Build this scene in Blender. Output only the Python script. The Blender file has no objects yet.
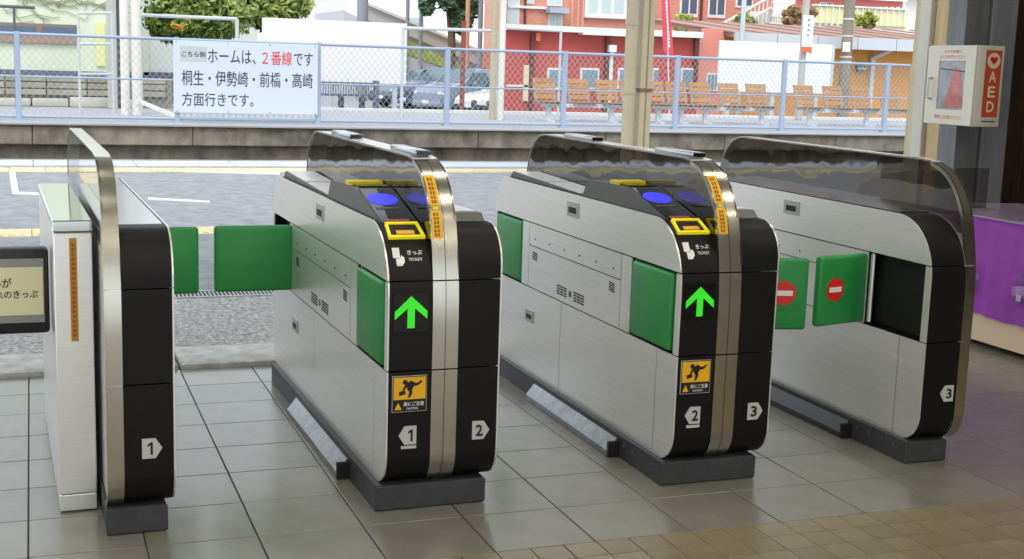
import bpy, bmesh, math, random
from mathutils import Vector, Matrix
random.seed(7)
scene = bpy.context.scene
COL = scene.collection
PI = math.pi
R_ = math.radians

# ------------------------------------------------------------------ camera
CAMH = 1.3155
F = 1297.857
ROT = Matrix(((0.93864324, 0.02689029, -0.34383977),
              (-0.34346082, 0.16353581, -0.92481928),
              (0.03136146, 0.98617085, 0.16273754)))
cam_d = bpy.data.cameras.new('camera'); cam = bpy.data.objects.new('camera', cam_d)
COL.objects.link(cam)
cam.matrix_world = Matrix.Translation((0, 0, CAMH)) @ ROT.to_4x4()
cam_d.sensor_width = 36; cam_d.lens = F / 1024 * 36; cam_d.clip_end = 500
scene.camera = cam
scene.view_settings.view_transform = 'Standard'; scene.view_settings.look = 'None'
scene.view_settings.gamma = 1; scene.view_settings.exposure = 0.12
scene.view_settings.use_curve_mapping = False

# ------------------------------------------------------------------ bright overcast sky
w = bpy.data.worlds.new('sky'); scene.world = w; w.use_nodes = True
nt = w.node_tree; nt.nodes.clear()
bg = nt.nodes.new('ShaderNodeBackground'); out = nt.nodes.new('ShaderNodeOutputWorld')
tc = nt.nodes.new('ShaderNodeTexCoord'); sep = nt.nodes.new('ShaderNodeSeparateXYZ')
ramp = nt.nodes.new('ShaderNodeValToRGB')
ramp.color_ramp.elements[0].position = 0.0; ramp.color_ramp.elements[0].color = (0.90, 0.95, 1.0, 1)
ramp.color_ramp.elements[1].position = 0.6; ramp.color_ramp.elements[1].color = (0.82, 0.91, 1.0, 1)
nt.links.new(tc.outputs['Generated'], sep.inputs[0]); nt.links.new(sep.outputs['Z'], ramp.inputs[0])
nt.links.new(ramp.outputs[0], bg.inputs[0]); bg.inputs[1].default_value = 1.45
nt.links.new(bg.outputs[0], out.inputs[0])
# hazy sun, high on the left behind the camera
sd = bpy.data.lights.new('sun', 'SUN'); sun = bpy.data.objects.new('sun', sd); COL.objects.link(sun)
sd.energy = 1.6; sd.angle = R_(25); sd.color = (1, 0.96, 0.9)
sun.rotation_euler = (R_(38), 0, R_(-30))

# ------------------------------------------------------------------ pixel helpers (a pixel gives a direction, the surface gives the distance)
def ray(u, v): return ROT @ Vector((u - 512, -(v - 279.5), -F))
def P(u, v, Y):
    r = ray(u, v); t = Y / r.y; return Vector((r.x * t, Y, CAMH + r.z * t))
def asph(y): return 0.10 + (y - 6.85) * 0.032
def G(u, v):
    r = ray(u, v); z = .2
    for _ in range(12):
        t = (z - CAMH) / r.z; z = asph(r.y * t)
    return Vector((r.x * t, r.y * t, z))

# ------------------------------------------------------------------ materials
def lin(c):
    if isinstance(c, str):
        c = [int(c[i:i + 2], 16) / 255 for i in (0, 2, 4)]
    return [x / 12.92 if x <= .04045 else ((x + .055) / 1.055) ** 2.4 for x in c]
MATS = {}
def M(name, col, rough=.5, metal=0, var=0, vscale=4, bump=0, bscale=60, rnd=0, emit=0, stretch=None, spec=.5, detail=4, col2=None, trans=0):
    if name in MATS: return MATS[name]
    m = bpy.data.materials.new(name); m.use_nodes = True; MATS[name] = m
    t = m.node_tree; b = t.nodes['Principled BSDF']
    c = lin(col)
    b.inputs['Base Color'].default_value = (*c, 1); b.inputs['Roughness'].default_value = rough
    b.inputs['Metallic'].default_value = metal; b.inputs['Specular IOR Level'].default_value = spec
    if trans: b.inputs['Transmission Weight'].default_value = trans
    co = None
    if var or bump:
        tcn = t.nodes.new('ShaderNodeTexCoord'); co = tcn.outputs['Object']
        if stretch:
            mp = t.nodes.new('ShaderNodeMapping'); mp.inputs['Scale'].default_value = stretch
            t.links.new(co, mp.inputs[0]); co = mp.outputs[0]
    cur = None
    if var:
        n = t.nodes.new('ShaderNodeTexNoise'); n.inputs['Scale'].default_value = vscale; n.inputs['Detail'].default_value = detail
        n.inputs['Roughness'].default_value = .65
        t.links.new(co, n.inputs['Vector'])
        mr = t.nodes.new('ShaderNodeMapRange'); mr.inputs[1].default_value = .3; mr.inputs[2].default_value = .7
        t.links.new(n.outputs['Fac'], mr.inputs[0])
        mx = t.nodes.new('ShaderNodeMix'); mx.data_type = 'RGBA'
        t.links.new(mr.outputs[0], mx.inputs[0])
        if col2: a, d = c, lin(col2)
        else: a, d = [x * (1 - var) for x in c], [min(1, x * (1 + var)) for x in c]
        mx.inputs[6].default_value = (*a, 1); mx.inputs[7].default_value = (*d, 1)
        cur = mx.outputs[2]
    if rnd:
        oi = t.nodes.new('ShaderNodeObjectInfo'); mr2 = t.nodes.new('ShaderNodeMapRange')
        mr2.inputs[3].default_value = 1 - rnd; mr2.inputs[4].default_value = 1 + rnd
        t.links.new(oi.outputs['Random'], mr2.inputs[0])
        vm = t.nodes.new('ShaderNodeVectorMath'); vm.operation = 'SCALE'
        if cur: t.links.new(cur, vm.inputs[0])
        else: vm.inputs[0].default_value = c
        t.links.new(mr2.outputs[0], vm.inputs['Scale']); cur = vm.outputs[0]
    if cur: t.links.new(cur, b.inputs['Base Color'])
    if bump:
        n2 = t.nodes.new('ShaderNodeTexNoise'); n2.inputs['Scale'].default_value = bscale; n2.inputs['Detail'].default_value = 5
        t.links.new(co, n2.inputs['Vector'])
        bp = t.nodes.new('ShaderNodeBump'); bp.inputs['Strength'].default_value = bump; bp.inputs['Distance'].default_value = .01
        t.links.new(n2.outputs['Fac'], bp.inputs['Height']); t.links.new(bp.outputs[0], b.inputs['Normal'])
    if emit:
        b.inputs['Emission Color'].default_value = (*c, 1); b.inputs['Emission Strength'].default_value = emit
    return m
def glass_mat(name, tint, ior=1.5, wave=0, rough=.02):
    m = bpy.data.materials.new(name); m.use_nodes = True; MATS[name] = m
    t = m.node_tree; t.nodes.clear()
    o = t.nodes.new('ShaderNodeOutputMaterial'); mix = t.nodes.new('ShaderNodeMixShader')
    tr = t.nodes.new('ShaderNodeBsdfTransparent'); tr.inputs[0].default_value = (*tint, 1)
    gl = t.nodes.new('ShaderNodeBsdfGlossy'); gl.inputs['Roughness'].default_value = rough
    fr = t.nodes.new('ShaderNodeFresnel'); fr.inputs[0].default_value = ior
    ge = t.nodes.new('ShaderNodeNewGeometry'); inv = t.nodes.new('ShaderNodeMath'); inv.operation = 'SUBTRACT'; inv.inputs[0].default_value = 1
    mu = t.nodes.new('ShaderNodeMath'); mu.operation = 'MULTIPLY'; t.links.new(ge.outputs['Backfacing'], inv.inputs[1])
    t.links.new(fr.outputs[0], mu.inputs[0]); t.links.new(inv.outputs[0], mu.inputs[1])
    t.links.new(mu.outputs[0], mix.inputs[0]); t.links.new(tr.outputs[0], mix.inputs[1]); t.links.new(gl.outputs[0], mix.inputs[2])
    t.links.new(mix.outputs[0], o.inputs[0])
    if wave:
        tcn = t.nodes.new('ShaderNodeTexCoord'); n = t.nodes.new('ShaderNodeTexNoise'); n.inputs['Scale'].default_value = 9; n.inputs['Detail'].default_value = 1
        t.links.new(tcn.outputs['Object'], n.inputs[0])
        bp = t.nodes.new('ShaderNodeBump'); bp.inputs['Strength'].default_value = wave; bp.inputs['Distance'].default_value = .01
        t.links.new(n.outputs['Fac'], bp.inputs['Height']); t.links.new(bp.outputs[0], gl.inputs['Normal']); t.links.new(bp.outputs[0], fr.inputs['Normal'])
    return m

SILVER = M('brushed steel', 'eeedeb', .33, .68, var=.05, vscale=3, stretch=(1, 1, 40))
SILVER2 = M('polished trim', 'c6c3b8', .22, 1.0)
SILVERTOP = M('grey steel top', 'a9adb3', .18, .9)
BLACK = M('black speckled plastic', '141314', .45, spec=.25, var=.3, vscale=220, detail=2, bump=.06, bscale=250)
DARK = M('dark interior', '141414', .6)
GLOSSBLACK = M('gloss black', '0b0b0d', .08)
CHAR = M('charcoal plastic', '5a5b5b', .4)
BASE = M('dark grey base', '3d3e42', .5, var=.2, vscale=20)
GREEN = M('green flap vinyl', '289148', .42, var=.06, vscale=8)
GREENLIT = M('green arrow lamp', '35d02a', .4, emit=.5)
YELLOW = M('yellow print', 'e8d21e', .4)
YELLOWLIT = M('yellow slot frame', 'f2e21c', .4, emit=.25)
SIGNYEL = M('caution yellow', 'f0b512', .5)
NOTICE = M('amber notice', 'efbb1e', .35)
BLUELIT = M('blue reader lamp', '3a3df0', .4, emit=.75)
WHITE = M('white print', 'f2f2ee', .5)
PLATE = M('grey number plate', 'c4c6c4', .5)
INK = M('black ink', '161616', .6)
GREYINK = M('slate ink', '454c52', .6)
REDINK = M('red ink', 'e0475c', .6)
RED = M('red print', 'dd2a22', .45)
AMBER = M('amber lamp', 'd9a030', .4, emit=.3)
REDLIT = M('dim red lamp strip', 'b5524e', .4)
SMOKE = glass_mat('smoked acrylic', (.60, .58, .555), 2.1, wave=.09)
CLEARGL = glass_mat('clear acrylic', (.95, .955, .955), 1.5)
FROST = M('pale acrylic cap', 'cfd0cf', .25)
PAPER = M('cream notice paper', 'dcd8b0', .7)
LCD = M('display glass with sky sheen', 'e9edf2', .3)  # near-white diffuse colour imitates sky reflected in the display glass

# ------------------------------------------------------------------ mesh builder
class MB:
    def __init__(s): s.v = []; s.f = []
    def add(s, vs, fs):
        o = len(s.v); s.v += [Vector(p) for p in vs]; s.f += [tuple(i + o for i in f) for f in fs]; return s
    def box(s, x0, x1, y0, y1, z0, z1):
        return s.add([(x0, y0, z0), (x1, y0, z0), (x1, y1, z0), (x0, y1, z0), (x0, y0, z1), (x1, y0, z1), (x1, y1, z1), (x0, y1, z1)],
                     [(0, 3, 2, 1), (4, 5, 6, 7), (0, 1, 5, 4), (1, 2, 6, 5), (2, 3, 7, 6), (3, 0, 4, 7)])
    def rbox(s, x0, x1, y0, y1, z0, z1, r, seg=2):
        bm = bmesh.new(); bmesh.ops.create_cube(bm, size=1)
        for v in bm.verts:
            v.co = Vector((x0 + (v.co.x + .5) * (x1 - x0), y0 + (v.co.y + .5) * (y1 - y0), z0 + (v.co.z + .5) * (z1 - z0)))
        bmesh.ops.bevel(bm, geom=bm.edges[:], offset=r, segments=seg, affect='EDGES', profile=.5)
        bm.verts.index_update()
        s.add([v.co.copy() for v in bm.verts], [tuple(v.index for v in f.verts) for f in bm.faces]); bm.free(); return s
    def prism(s, prof, d0, d1, axis='x'):
        n = len(prof); f = {'x': lambda a, b, d: (d, a, b), 'y': lambda a, b, d: (a, d, b), 'z': lambda a, b, d: (a, b, d)}[axis]
        vs = [f(a, b, d0) for a, b in prof] + [f(a, b, d1) for a, b in prof]
        fs = [tuple(range(n)), tuple(reversed(range(n, 2 * n)))] + [(i, i + n, (i + 1) % n + n, (i + 1) % n) for i in range(n)]
        return s.add(vs, fs)
    def ribbon(s, path, th, x0, x1):   # path in (y,z); band of thickness th to the inside (left of travel)
        n = len(path); inn = []
        for i, (y, z) in enumerate(path):
            a = path[max(0, i - 1)]; b = path[min(n - 1, i + 1)]
            d = Vector((b[0] - a[0], b[1] - a[1])).normalized(); inn.append((y + d.y * th, z - d.x * th))
        vs = []
        for (y, z), (iy, iz) in zip(path, inn): vs += [(x0, y, z), (x1, y, z), (x1, iy, iz), (x0, iy, iz)]
        fs = [(0, 1, 2, 3), tuple(4 * (n - 1) + k for k in (3, 2, 1, 0))]
        for i in range(n - 1):
            for k in range(4):
                a = 4 * i + k; b = 4 * i + (k + 1) % 4; fs.append((a, a + 4, b + 4, b))
        return s.add(vs, fs)
    def tube(s, pts, r, n=10, r2=None):
        pts = [Vector(p) for p in pts]; rings = []
        for i, p in enumerate(pts):
            d = (pts[min(i + 1, len(pts) - 1)] - pts[max(i - 1, 0)]).normalized()
            u = d.orthogonal().normalized() if i == 0 else (rings[-1][1] - d * rings[-1][1].dot(d)).normalized()
            rr = r if r2 is None else r + (r2 - r) * i / (len(pts) - 1)
            rings.append((p, u, d.cross(u), rr))
        vs = []; fs = []
        for p, u, q, rr in rings:
            vs += [p + u * (rr * math.cos(2 * PI * k / n)) + q * (rr * math.sin(2 * PI * k / n)) for k in range(n)]
        for i in range(len(pts) - 1):
            for k in range(n): fs.append((i * n + k, i * n + (k + 1) % n, (i + 1) * n + (k + 1) % n, (i + 1) * n + k))
        fs += [tuple(reversed(range(n))), tuple(range((len(pts) - 1) * n, len(pts) * n))]
        return s.add(vs, fs)
    def bar(s, a, b, w, h):            # rectangular bar between two points
        a, b = Vector(a), Vector(b); d = (b - a).normalized()
        up = Vector((0, 0, 1)) if abs(d.z) < .9 else Vector((0, 1, 0))
        q = d.cross(up).normalized() * w / 2; u = q.cross(d).normalized() * h / 2
        vs = [p + k for p in (a, b) for k in (-q - u, q - u, q + u, -q + u)]
        return s.add(vs, [(0, 3, 2, 1), (4, 5, 6, 7), (0, 1, 5, 4), (1, 2, 6, 5), (2, 3, 7, 6), (3, 0, 4, 7)])
    def ball(s, c, rx, ry, rz, n=10, m=6):
        c = Vector(c); vs = [c + Vector((0, 0, -rz))]
        for j in range(1, m):
            a = -PI / 2 + PI * j / m
            vs += [c + Vector((rx * math.cos(a) * math.cos(2 * PI * k / n), ry * math.cos(a) * math.sin(2 * PI * k / n), rz * math.sin(a))) for k in range(n)]
        vs.append(c + Vector((0, 0, rz))); fs = []
        for k in range(n): fs.append((0, 1 + (k + 1) % n, 1 + k)); fs.append((len(vs) - 1, 1 + (m - 2) * n + k, 1 + (m - 2) * n + (k + 1) % n))
        for j in range(m - 2):
            for k in range(n): fs.append((1 + j * n + k, 1 + j * n + (k + 1) % n, 1 + (j + 1) * n + (k + 1) % n, 1 + (j + 1) * n + k))
        return s.add(vs, fs)
    def xf(s, mtx):
        s.v = [mtx @ v for v in s.v]; return s
    def mesh(s, name, mat, smooth=None):
        me = bpy.data.meshes.new(name); me.from_pydata([tuple(v) for v in s.v], [], s.f)
        me.materials.append(mat)
        bm = bmesh.new(); bm.from_mesh(me); bmesh.ops.recalc_face_normals(bm, faces=bm.faces[:]); bm.to_mesh(me); bm.free()
        if smooth:
            me.polygons.foreach_set('use_smooth', [True] * len(me.polygons))
            try: me.set_sharp_from_angle(angle=R_(smooth))
            except Exception: pass
        me.update(); return me

def arc(cy, cz, r, a0, a1, n=10):
    return [(cy + r * math.cos(R_(a0 + (a1 - a0) * i / n)), cz + r * math.sin(R_(a0 + (a1 - a0) * i / n))) for i in range(n + 1)]
def clip(poly, a0=None, a1=None, b0=None, b1=None):
    def cut(p, ax, lim, keep_ge):
        o = []
        for i in range(len(p)):
            A, B = p[i], p[(i + 1) % len(p)]
            ia = A[ax] >= lim if keep_ge else A[ax] <= lim; ib = B[ax] >= lim if keep_ge else B[ax] <= lim
            if ia: o.append(A)
            if ia != ib:
                t = (lim - A[ax]) / (B[ax] - A[ax]); o.append((A[0] + (B[0] - A[0]) * t, A[1] + (B[1] - A[1]) * t))
        return o
    for ax, lim, ge in ((0, a0, 1), (0, a1, 0), (1, b0, 1), (1, b1, 0)):
        if lim is not None: poly = cut(poly, ax, lim, ge)
    return poly

# ------------------------------------------------------------------ object helpers
def tag(o, label=None, cat=None, group=None, kind=None):
    if label: o['label'] = label
    if cat: o['category'] = cat
    if group: o['group'] = group
    if kind: o['kind'] = kind
    return o
def thing(name, label, cat, loc=(0, 0, 0), rz=0, group=None):
    o = bpy.data.objects.new(name, None); COL.objects.link(o); o.empty_display_size = .1
    o.location = loc; o.rotation_euler.z = rz
    return tag(o, label, cat, group)
def part(name, mb, mat, parent, smooth=None, local=False, label=None):
    # vertices are in world space unless local=True
    if not local:
        off = parent.location.copy(); q = parent.parent
        while q: off = off + q.location; q = q.parent
        mb.v = [v - off for v in mb.v]
    o = bpy.data.objects.new(name, mb.mesh(name, mat, smooth)); COL.objects.link(o); o.parent = parent
    if label: o['label'] = label
    return o
def solo(name, mb, mat, label, cat, smooth=None, group=None):
    xs = [v.x for v in mb.v]; ys = [v.y for v in mb.v]; zs = [v.z for v in mb.v]
    c = Vector(((min(xs) + max(xs)) / 2, (min(ys) + max(ys)) / 2, min(zs)))
    mb.v = [v - c for v in mb.v]
    o = bpy.data.objects.new(name, mb.mesh(name, mat, smooth)); COL.objects.link(o); o.location = c
    return tag(o, label, cat, group)
def struct(name, mb, mat, smooth=None, label=None):
    o = bpy.data.objects.new(name, mb.mesh(name, mat, smooth)); COL.objects.link(o)
    return tag(o, label, kind='structure')
def dup(o, parent, loc=None, rz=None):
    c = o.copy(); COL.objects.link(c); c.parent = parent
    if loc is not None: c.location = loc
    if rz is not None: c.rotation_euler.z = rz
    return c
TXT = {}
def text_mb(body, w=None, h=None, depth=.0006, vertical=False, bold=.012):
    """lettering as flat mesh in the x/z plane facing -y, fitted to w x h, origin bottom left"""
    body_ = '\n'.join(body) if vertical else body
    if body_ not in TXT:
        cu = bpy.data.curves.new('lettering', 'FONT'); cu.body = body_; cu.resolution_u = 2; cu.offset = bold
        if vertical: cu.align_x = 'CENTER'; cu.space_line = .85
        ob = bpy.data.objects.new('lettering', cu); COL.objects.link(ob)
        bpy.context.view_layer.update()
        me = bpy.data.meshes.new_from_object(ob.evaluated_get(bpy.context.evaluated_depsgraph_get()))
        TXT[body_] = ([v.co.copy() for v in me.vertices], [tuple(p.vertices) for p in me.polygons])
        bpy.data.objects.remove(ob); bpy.data.curves.remove(cu); bpy.data.meshes.remove(me)
    vs, fs = TXT[body_]
    x0 = min(v.x for v in vs); x1 = max(v.x for v in vs); y0 = min(v.y for v in vs); y1 = max(v.y for v in vs)
    sx = (w or h * (x1 - x0) / (y1 - y0)) / (x1 - x0); sy = (h or w * (y1 - y0) / (x1 - x0)) / (y1 - y0)
    mb = MB(); mb.add([((v.x - x0) * sx, -depth, (v.y - y0) * sy) for v in vs], fs); return mb
def move(mb, x, y, z, m=None):
    if m: mb.xf(m)
    return mb.xf(Matrix.Translation((x, y, z)))
def disc(cx, cz, rx, rz, y0, y1, n=28):
    return MB().prism([(cx + rx * math.cos(2 * PI * k / n), cz + rz * math.sin(2 * PI * k / n)) for k in range(n)], y0, y1, 'y')

# ================================================================== STRUCTURE : hall floor
TILE = M('grey floor tile', '807f75', .22, var=.10, vscale=9, rnd=.07, bump=.03, bscale=60)
MOSAIC = M('tan floor tile', '877d63', .34, var=.16, vscale=12, rnd=.10, bump=.05, bscale=60)
GROUT = M('grout', '4f4f47', .8)
HX0, HX1 = -2.14, 6.26
floor = struct('floor', MB().box(HX0, 3.01, -3.0, 5.51, -.12, -.006).box(3.01, HX1, -3.0, 7.7, -.12, -.006), GROUT)
TX, TY = .30, .2912
tm = MB().rbox(0.002, TX - .002, .002, TY - .002, -.006, 0, .0015, 1).mesh('floor_tile', TILE)
k = 0
for j in range(-1, 16):
    y = 3.18 + TY * j
    for i in range(-9, 19):
        x = .56 + TX * i
        if y < 3.17: continue
        if j >= 8 and x < 3.0: continue
        if y + TY > 7.7 or (x < -1.0) or x > 5.7: continue
        o = bpy.data.objects.new('floor_tile', tm); COL.objects.link(o); o.parent = floor; o.location = (x, y, 0); k += 1
mm = MB().rbox(0.0015, .0985, .0015, .0985, -.006, 0, .001, 1).mesh('mosaic_tile', MOSAIC)
rest = MB()
for j in range(60):
    for i in range(84):
        x = HX0 + .0 + .1 * i; y = 3.18 - .1 * (j + 1)
        if j < 6 and -.15 < x < 4.2:
            o = bpy.data.objects.new('mosaic_tile', mm); COL.objects.link(o); o.parent = floor; o.location = (x, y, 0)
        elif j < 22: rest.add([(x + .0015, y + .0015, 0), (x + .0985, y + .0015, 0), (x + .0985, y + .0985, 0), (x + .0015, y + .0985, 0)], [(0, 1, 2, 3)])
rest.box(HX0, HX1, -3, .98, -.006, 0)
tag(part('mosaic_field', rest, MOSAIC, floor), kind='stuff')

# ------------------------------------------------------------------ near platform
CONC = M('pale rough concrete', 'c4c3bf', .85, var=.25, vscale=14, bump=.5, bscale=70)
RUBBLE = M('exposed aggregate', 'b4b4b3', .9, var=.6, vscale=48, bump=.9, bscale=90)
ASPH = M('worn asphalt', '96979b', .9, var=.24, vscale=9, bump=.7, bscale=110, detail=12)
LINE = M('white road paint', 'd8d9da', .7, var=.06, vscale=12)
TACT = M('yellow tactile block', 'dccda4', .75, var=.12, vscale=6, rnd=.05)
SLAB = M('pale edge slab', 'c6cad2', .8, var=.08, vscale=3)
AX0, AX1 = -14, 22
kerb = struct('trim_1', MB().box(-6, 3.0, 5.51, 5.88, -.15, -.004), DARK)
x = -6.0
for L in (1.3, 1.15, 1.2, 1.25, 1.66, 1.0, 1.2):
    part('kerb_stone', MB().rbox(x + .006, min(x + L, 3.0) - .006, 5.515, 5.87, -.1, .02, .01, 2), CONC, kerb, 30); x += L
    if x > 2.9: break
struct('floor_ramp', MB().add([(-6, 5.875, .012), (3.0, 5.875, .012), (3.0, 6.66, .095), (-6, 6.66, .095)], [(0, 1, 2, 3)]), RUBBLE)
gr = thing('drain_grating', 'long steel drain grating at the edge of the asphalt', 'grating', (-1.5, 6.75, .09))
gb = MB(); gb.box(-6, 3, 6.66, 6.68, .06, .1); gb.box(-6, 3, 6.83, 6.85, .06, .1)
part('frame', gb, M('galvanised steel', 'b0b3b5', .5, .6), gr)
gb = MB()
for i in range(450): gb.box(-6 + i * .02, -6 + i * .02 + .007, 6.68, 6.83, .07, .097)
tag(part('grating_bars', gb, MATS['galvanised steel'], gr), kind='stuff')
solo('drain_bed', MB().box(-6, 3, 6.68, 6.83, .0, .02), DARK, 'dark trough under the long drain grating', 'drain')
am = MB().add([(AX0, 6.85, .1), (3.0, 6.85, .1), (3.0, 7.8, asph(7.8)), (AX1, 7.8, asph(7.8)), (AX1, 13.1, asph(13.1)), (AX0, 13.1, asph(13.1)),
               (AX0, 13.1, -.9), (AX1, 13.1, -.9)], [(0, 1, 2, 5), (2, 3, 4, 5), (5, 4, 7, 6)])
struct('floor_platform', am, ASPH)
tb = MB().rbox(0.003, .297, .003, .297, -.004, .006, .002, 1)
for i in range(4): tb.box(.03 + i * .065, .065 + i * .065, .03, .27, .006, .011)
tact_me = tb.mesh('tactile_block', TACT)
tilt = math.atan(.032)
troot = tag(bpy.data.objects.new('floor_tactile', None), kind='structure'); COL.objects.link(troot)
for i in range(-8, 56):
    for j in range(1):
        y = 12.05; o = bpy.data.objects.new('tactile_block', tact_me); COL.objects.link(o); o.parent = troot
        o.location = (-2 + .3 * i, y, asph(y)); o.rotation_euler.x = tilt
for i in range(-10, 9):
    y = 8.62; o = bpy.data.objects.new('tactile_block', tact_me); COL.objects.link(o); o.parent = troot
    o.location = (-.02 + .3 * i, y, asph(y)); o.rotation_euler.x = tilt
for i in range(1, 11):
    y = 8.62 + .3 * i; o = bpy.data.objects.new('tactile_block', tact_me); COL.objects.link(o); o.parent = troot
    o.location = (-.74, y, asph(y)); o.rotation_euler = (tilt, 0, 0)
er = struct('trim_2', MB().box(AX0, AX1, 12.45, 13.12, .1, .272), DARK)
for i in range(-14, 24):
    x = i * .9
    part('edge_slab', MB().rbox(x + .004, x + .896, 12.46, 13.14, .2, asph(12.8) + .006, .006, 1), SLAB, er)
def paint(pts, name='white_line'):
    up = [(p.x, p.y, asph(p.y) + .006) for p in pts]; lo = [(p.x, p.y, asph(p.y) - .002) for p in pts]; n = len(pts)
    return MB().add(up + lo, [tuple(range(n))] + [(i, (i + 1) % n, (i + 1) % n + n, i + n) for i in range(n)])
for q, lb in (([(9, 171), (15, 171), (19, 193), (12, 193)], 'short white painted line on asphalt pointing towards the tracks, left of the gates'),
              ([(12, 192), (41, 193.5), (41, 195.5), (12, 194.5)], 'short crosswise white painted line on asphalt behind the metal cabinet'),
              ([(148, 198), (210, 201.5), (210, 203), (148, 200)], 'thin worn white line on the asphalt behind the first gate'),
              ([(184, 171), (280, 173), (280, 175), (184, 172.4)], 'long thin white line beside the tactile strip')):
    solo('painted_line', paint([G(*p) for p in q]), LINE, lb, 'road marking')

# ------------------------------------------------------------------ track bed and far platform
FZ = .40; FY = 17.7
BALLAST = M('track ballast', '6d6559', .95, var=.4, vscale=40, bump=1, bscale=40)
STAIN = M('stained platform concrete', '57514a', .9, var=.5, vscale=3.2, bump=.4, bscale=25, detail=10, stretch=(1, 1, .8), col2='a39c8c')
t_ = MATS['stained platform concrete']
struct('floor_track', MB().box(AX0 - 6, AX1 + 8, 13.1, FY + .4, -1.0, -.75), BALLAST)
for yy in (14.85, 15.92):
    solo('rail', MB().box(AX0 - 6, AX1 + 8, yy, yy + .065, -.75, -.6), M('rusty rail', '6b5a4c', .5, .6), 'steel rail on the far side of the hidden track' if yy > 15 else 'steel rail on the near side of the hidden track', 'rail')
FLOOR2 = M('far platform paving', 'a3a3a6', .85, var=.08, vscale=2, bump=.2)
struct('floor_far_platform', MB().box(AX0 - 6, AX1 + 10, FY - .05, 23.6, .38, FZ), FLOOR2)
fw = struct('wall_far_platform', MB().box(AX0 - 6, AX1 + 10, FY + .14, 23.4, -.95, .12), STAIN)
for i in range(-10, 17):
    x = i * 2.0 + random.uniform(-.1, .1) * 0
    part('edge_block', MB().rbox(x + .004, x + 1.996, FY, FY + .6, .125, .379, .012, 1), STAIN, fw)
struct('ground_far', MB().box(-90, 140, 23.4, 220, -.8, -.45), M('car park asphalt', '9b9b9d', .9, var=.1, vscale=.6))
struct('trim_3', MB().box(AX0 - 6, AX1 + 10, 23.35, 23.62, -.4, FZ + .05), M('white kerb paint', 'd9d9d6', .8, var=.08))
# ------------------------------------------------------------------ hall roof, walls, lamps
CEIL = M('ceiling board', 'b9b6ac', .9)
struct('ceiling', MB().box(-6, 7.5, -3, 6.6, 3.0, 3.12), CEIL)
BROWN = M('dark brown timber', '3a2a1e', .6, var=.45, vscale=5, stretch=(6, 6, .6))
struct('wall_front_light_block', MB().box(-6, 7.5, -3.12, -3, 2.35, 3.0).box(-6, -2.4, -3.12, -3, -.1, 2.35).box(4.6, 7.5, -3.12, -3, -.1, 2.35), M('plaster wall', 'b5afa0', .9))  # unseen wall added to limit daylight from behind; entrance opening lets some in
wr = struct('wall_right', MB().box(HX1, HX1 + .1, -3, 7.7, 0, 3.0), BROWN)
LAMP = M('fluorescent tube', 'fff6e4', .5, emit=8)
LBODY = M('lamp body', 'e6e6e0', .5)
for i, (x, y) in enumerate([(xx, yy) for yy in (-1.6, -.2, 1.2, 2.6, 4.2) for xx in (-.4, 1.5, 3.4)]):
    t = thing('ceiling_lamp', 'fluorescent batten lamp on the hall ceiling', 'lamp', (x, y, 2.9), group='fluorescent lamps on the hall ceiling')
    part('lamp_body', MB().box(-.62, .62, -.09, .09, .02, .1), LBODY, t, local=True)
    for s in (-1, 1): part('tube', MB().tube([(-.6, s * .05, 0), (.6, s * .05, 0)], .014, 10), LAMP, t, 40, local=True)
    ld = bpy.data.lights.new('lamp_light', 'AREA'); ld.shape = 'RECTANGLE'; ld.size = 1.2; ld.size_y = .15; ld.energy = 5; ld.color = (1, .93, .8)
    lo = bpy.data.objects.new('lamp_light', ld); COL.objects.link(lo); lo.parent = t; lo.location = (0, 0, -.03)


# ================================================================== TICKET GATES
GL = 1.73
PROF = arc(.1, .175, .1, 270, 180) + arc(.2, .65, .2, 180, 90, 16) + arc(1.61, .73, .12, 90, 0) + arc(1.63, .175, .1, 0, -90)
INNER = [(.865 + (y - .865) * .982, .4625 + (z - .4625) * .965) for y, z in PROF]
FRONTPATH = arc(.10, .172, .105, 265, 180, 10) + [(-.006, .428)]
MIDPATH = [(-.006, .432), (-.006, .56), (-.004, .63), (.001, .691)]
TOPPATH = [(.0015, .695), (.010, .745), (.022, .80), (.038, .86), (.055, .895), (.074, .927), (.10, .96), (.135, .991), (.175, 1.012), (.23, 1.028)]
PANE = [(.035, .80)] + TOPPATH[3:] + [(.30, 1.033), (1.50, 1.033)] + arc(1.53, .842, .19, 88, 0, 10) + [(1.72, .80)]
CAPPATH = [(.23, 1.030), (.30, 1.036), (1.50, 1.036)] + arc(1.53, .842, .194, 88, 0, 10)
def arcm(theta, x, off=0.0, c=(.2, .65), r=.2):
    t = R_(theta); return Matrix.Translation((x, c[0] + (r + off) * math.cos(t), c[1] + (r + off) * math.sin(t))) @ Matrix.Rotation(t - PI, 4, 'X')

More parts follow.
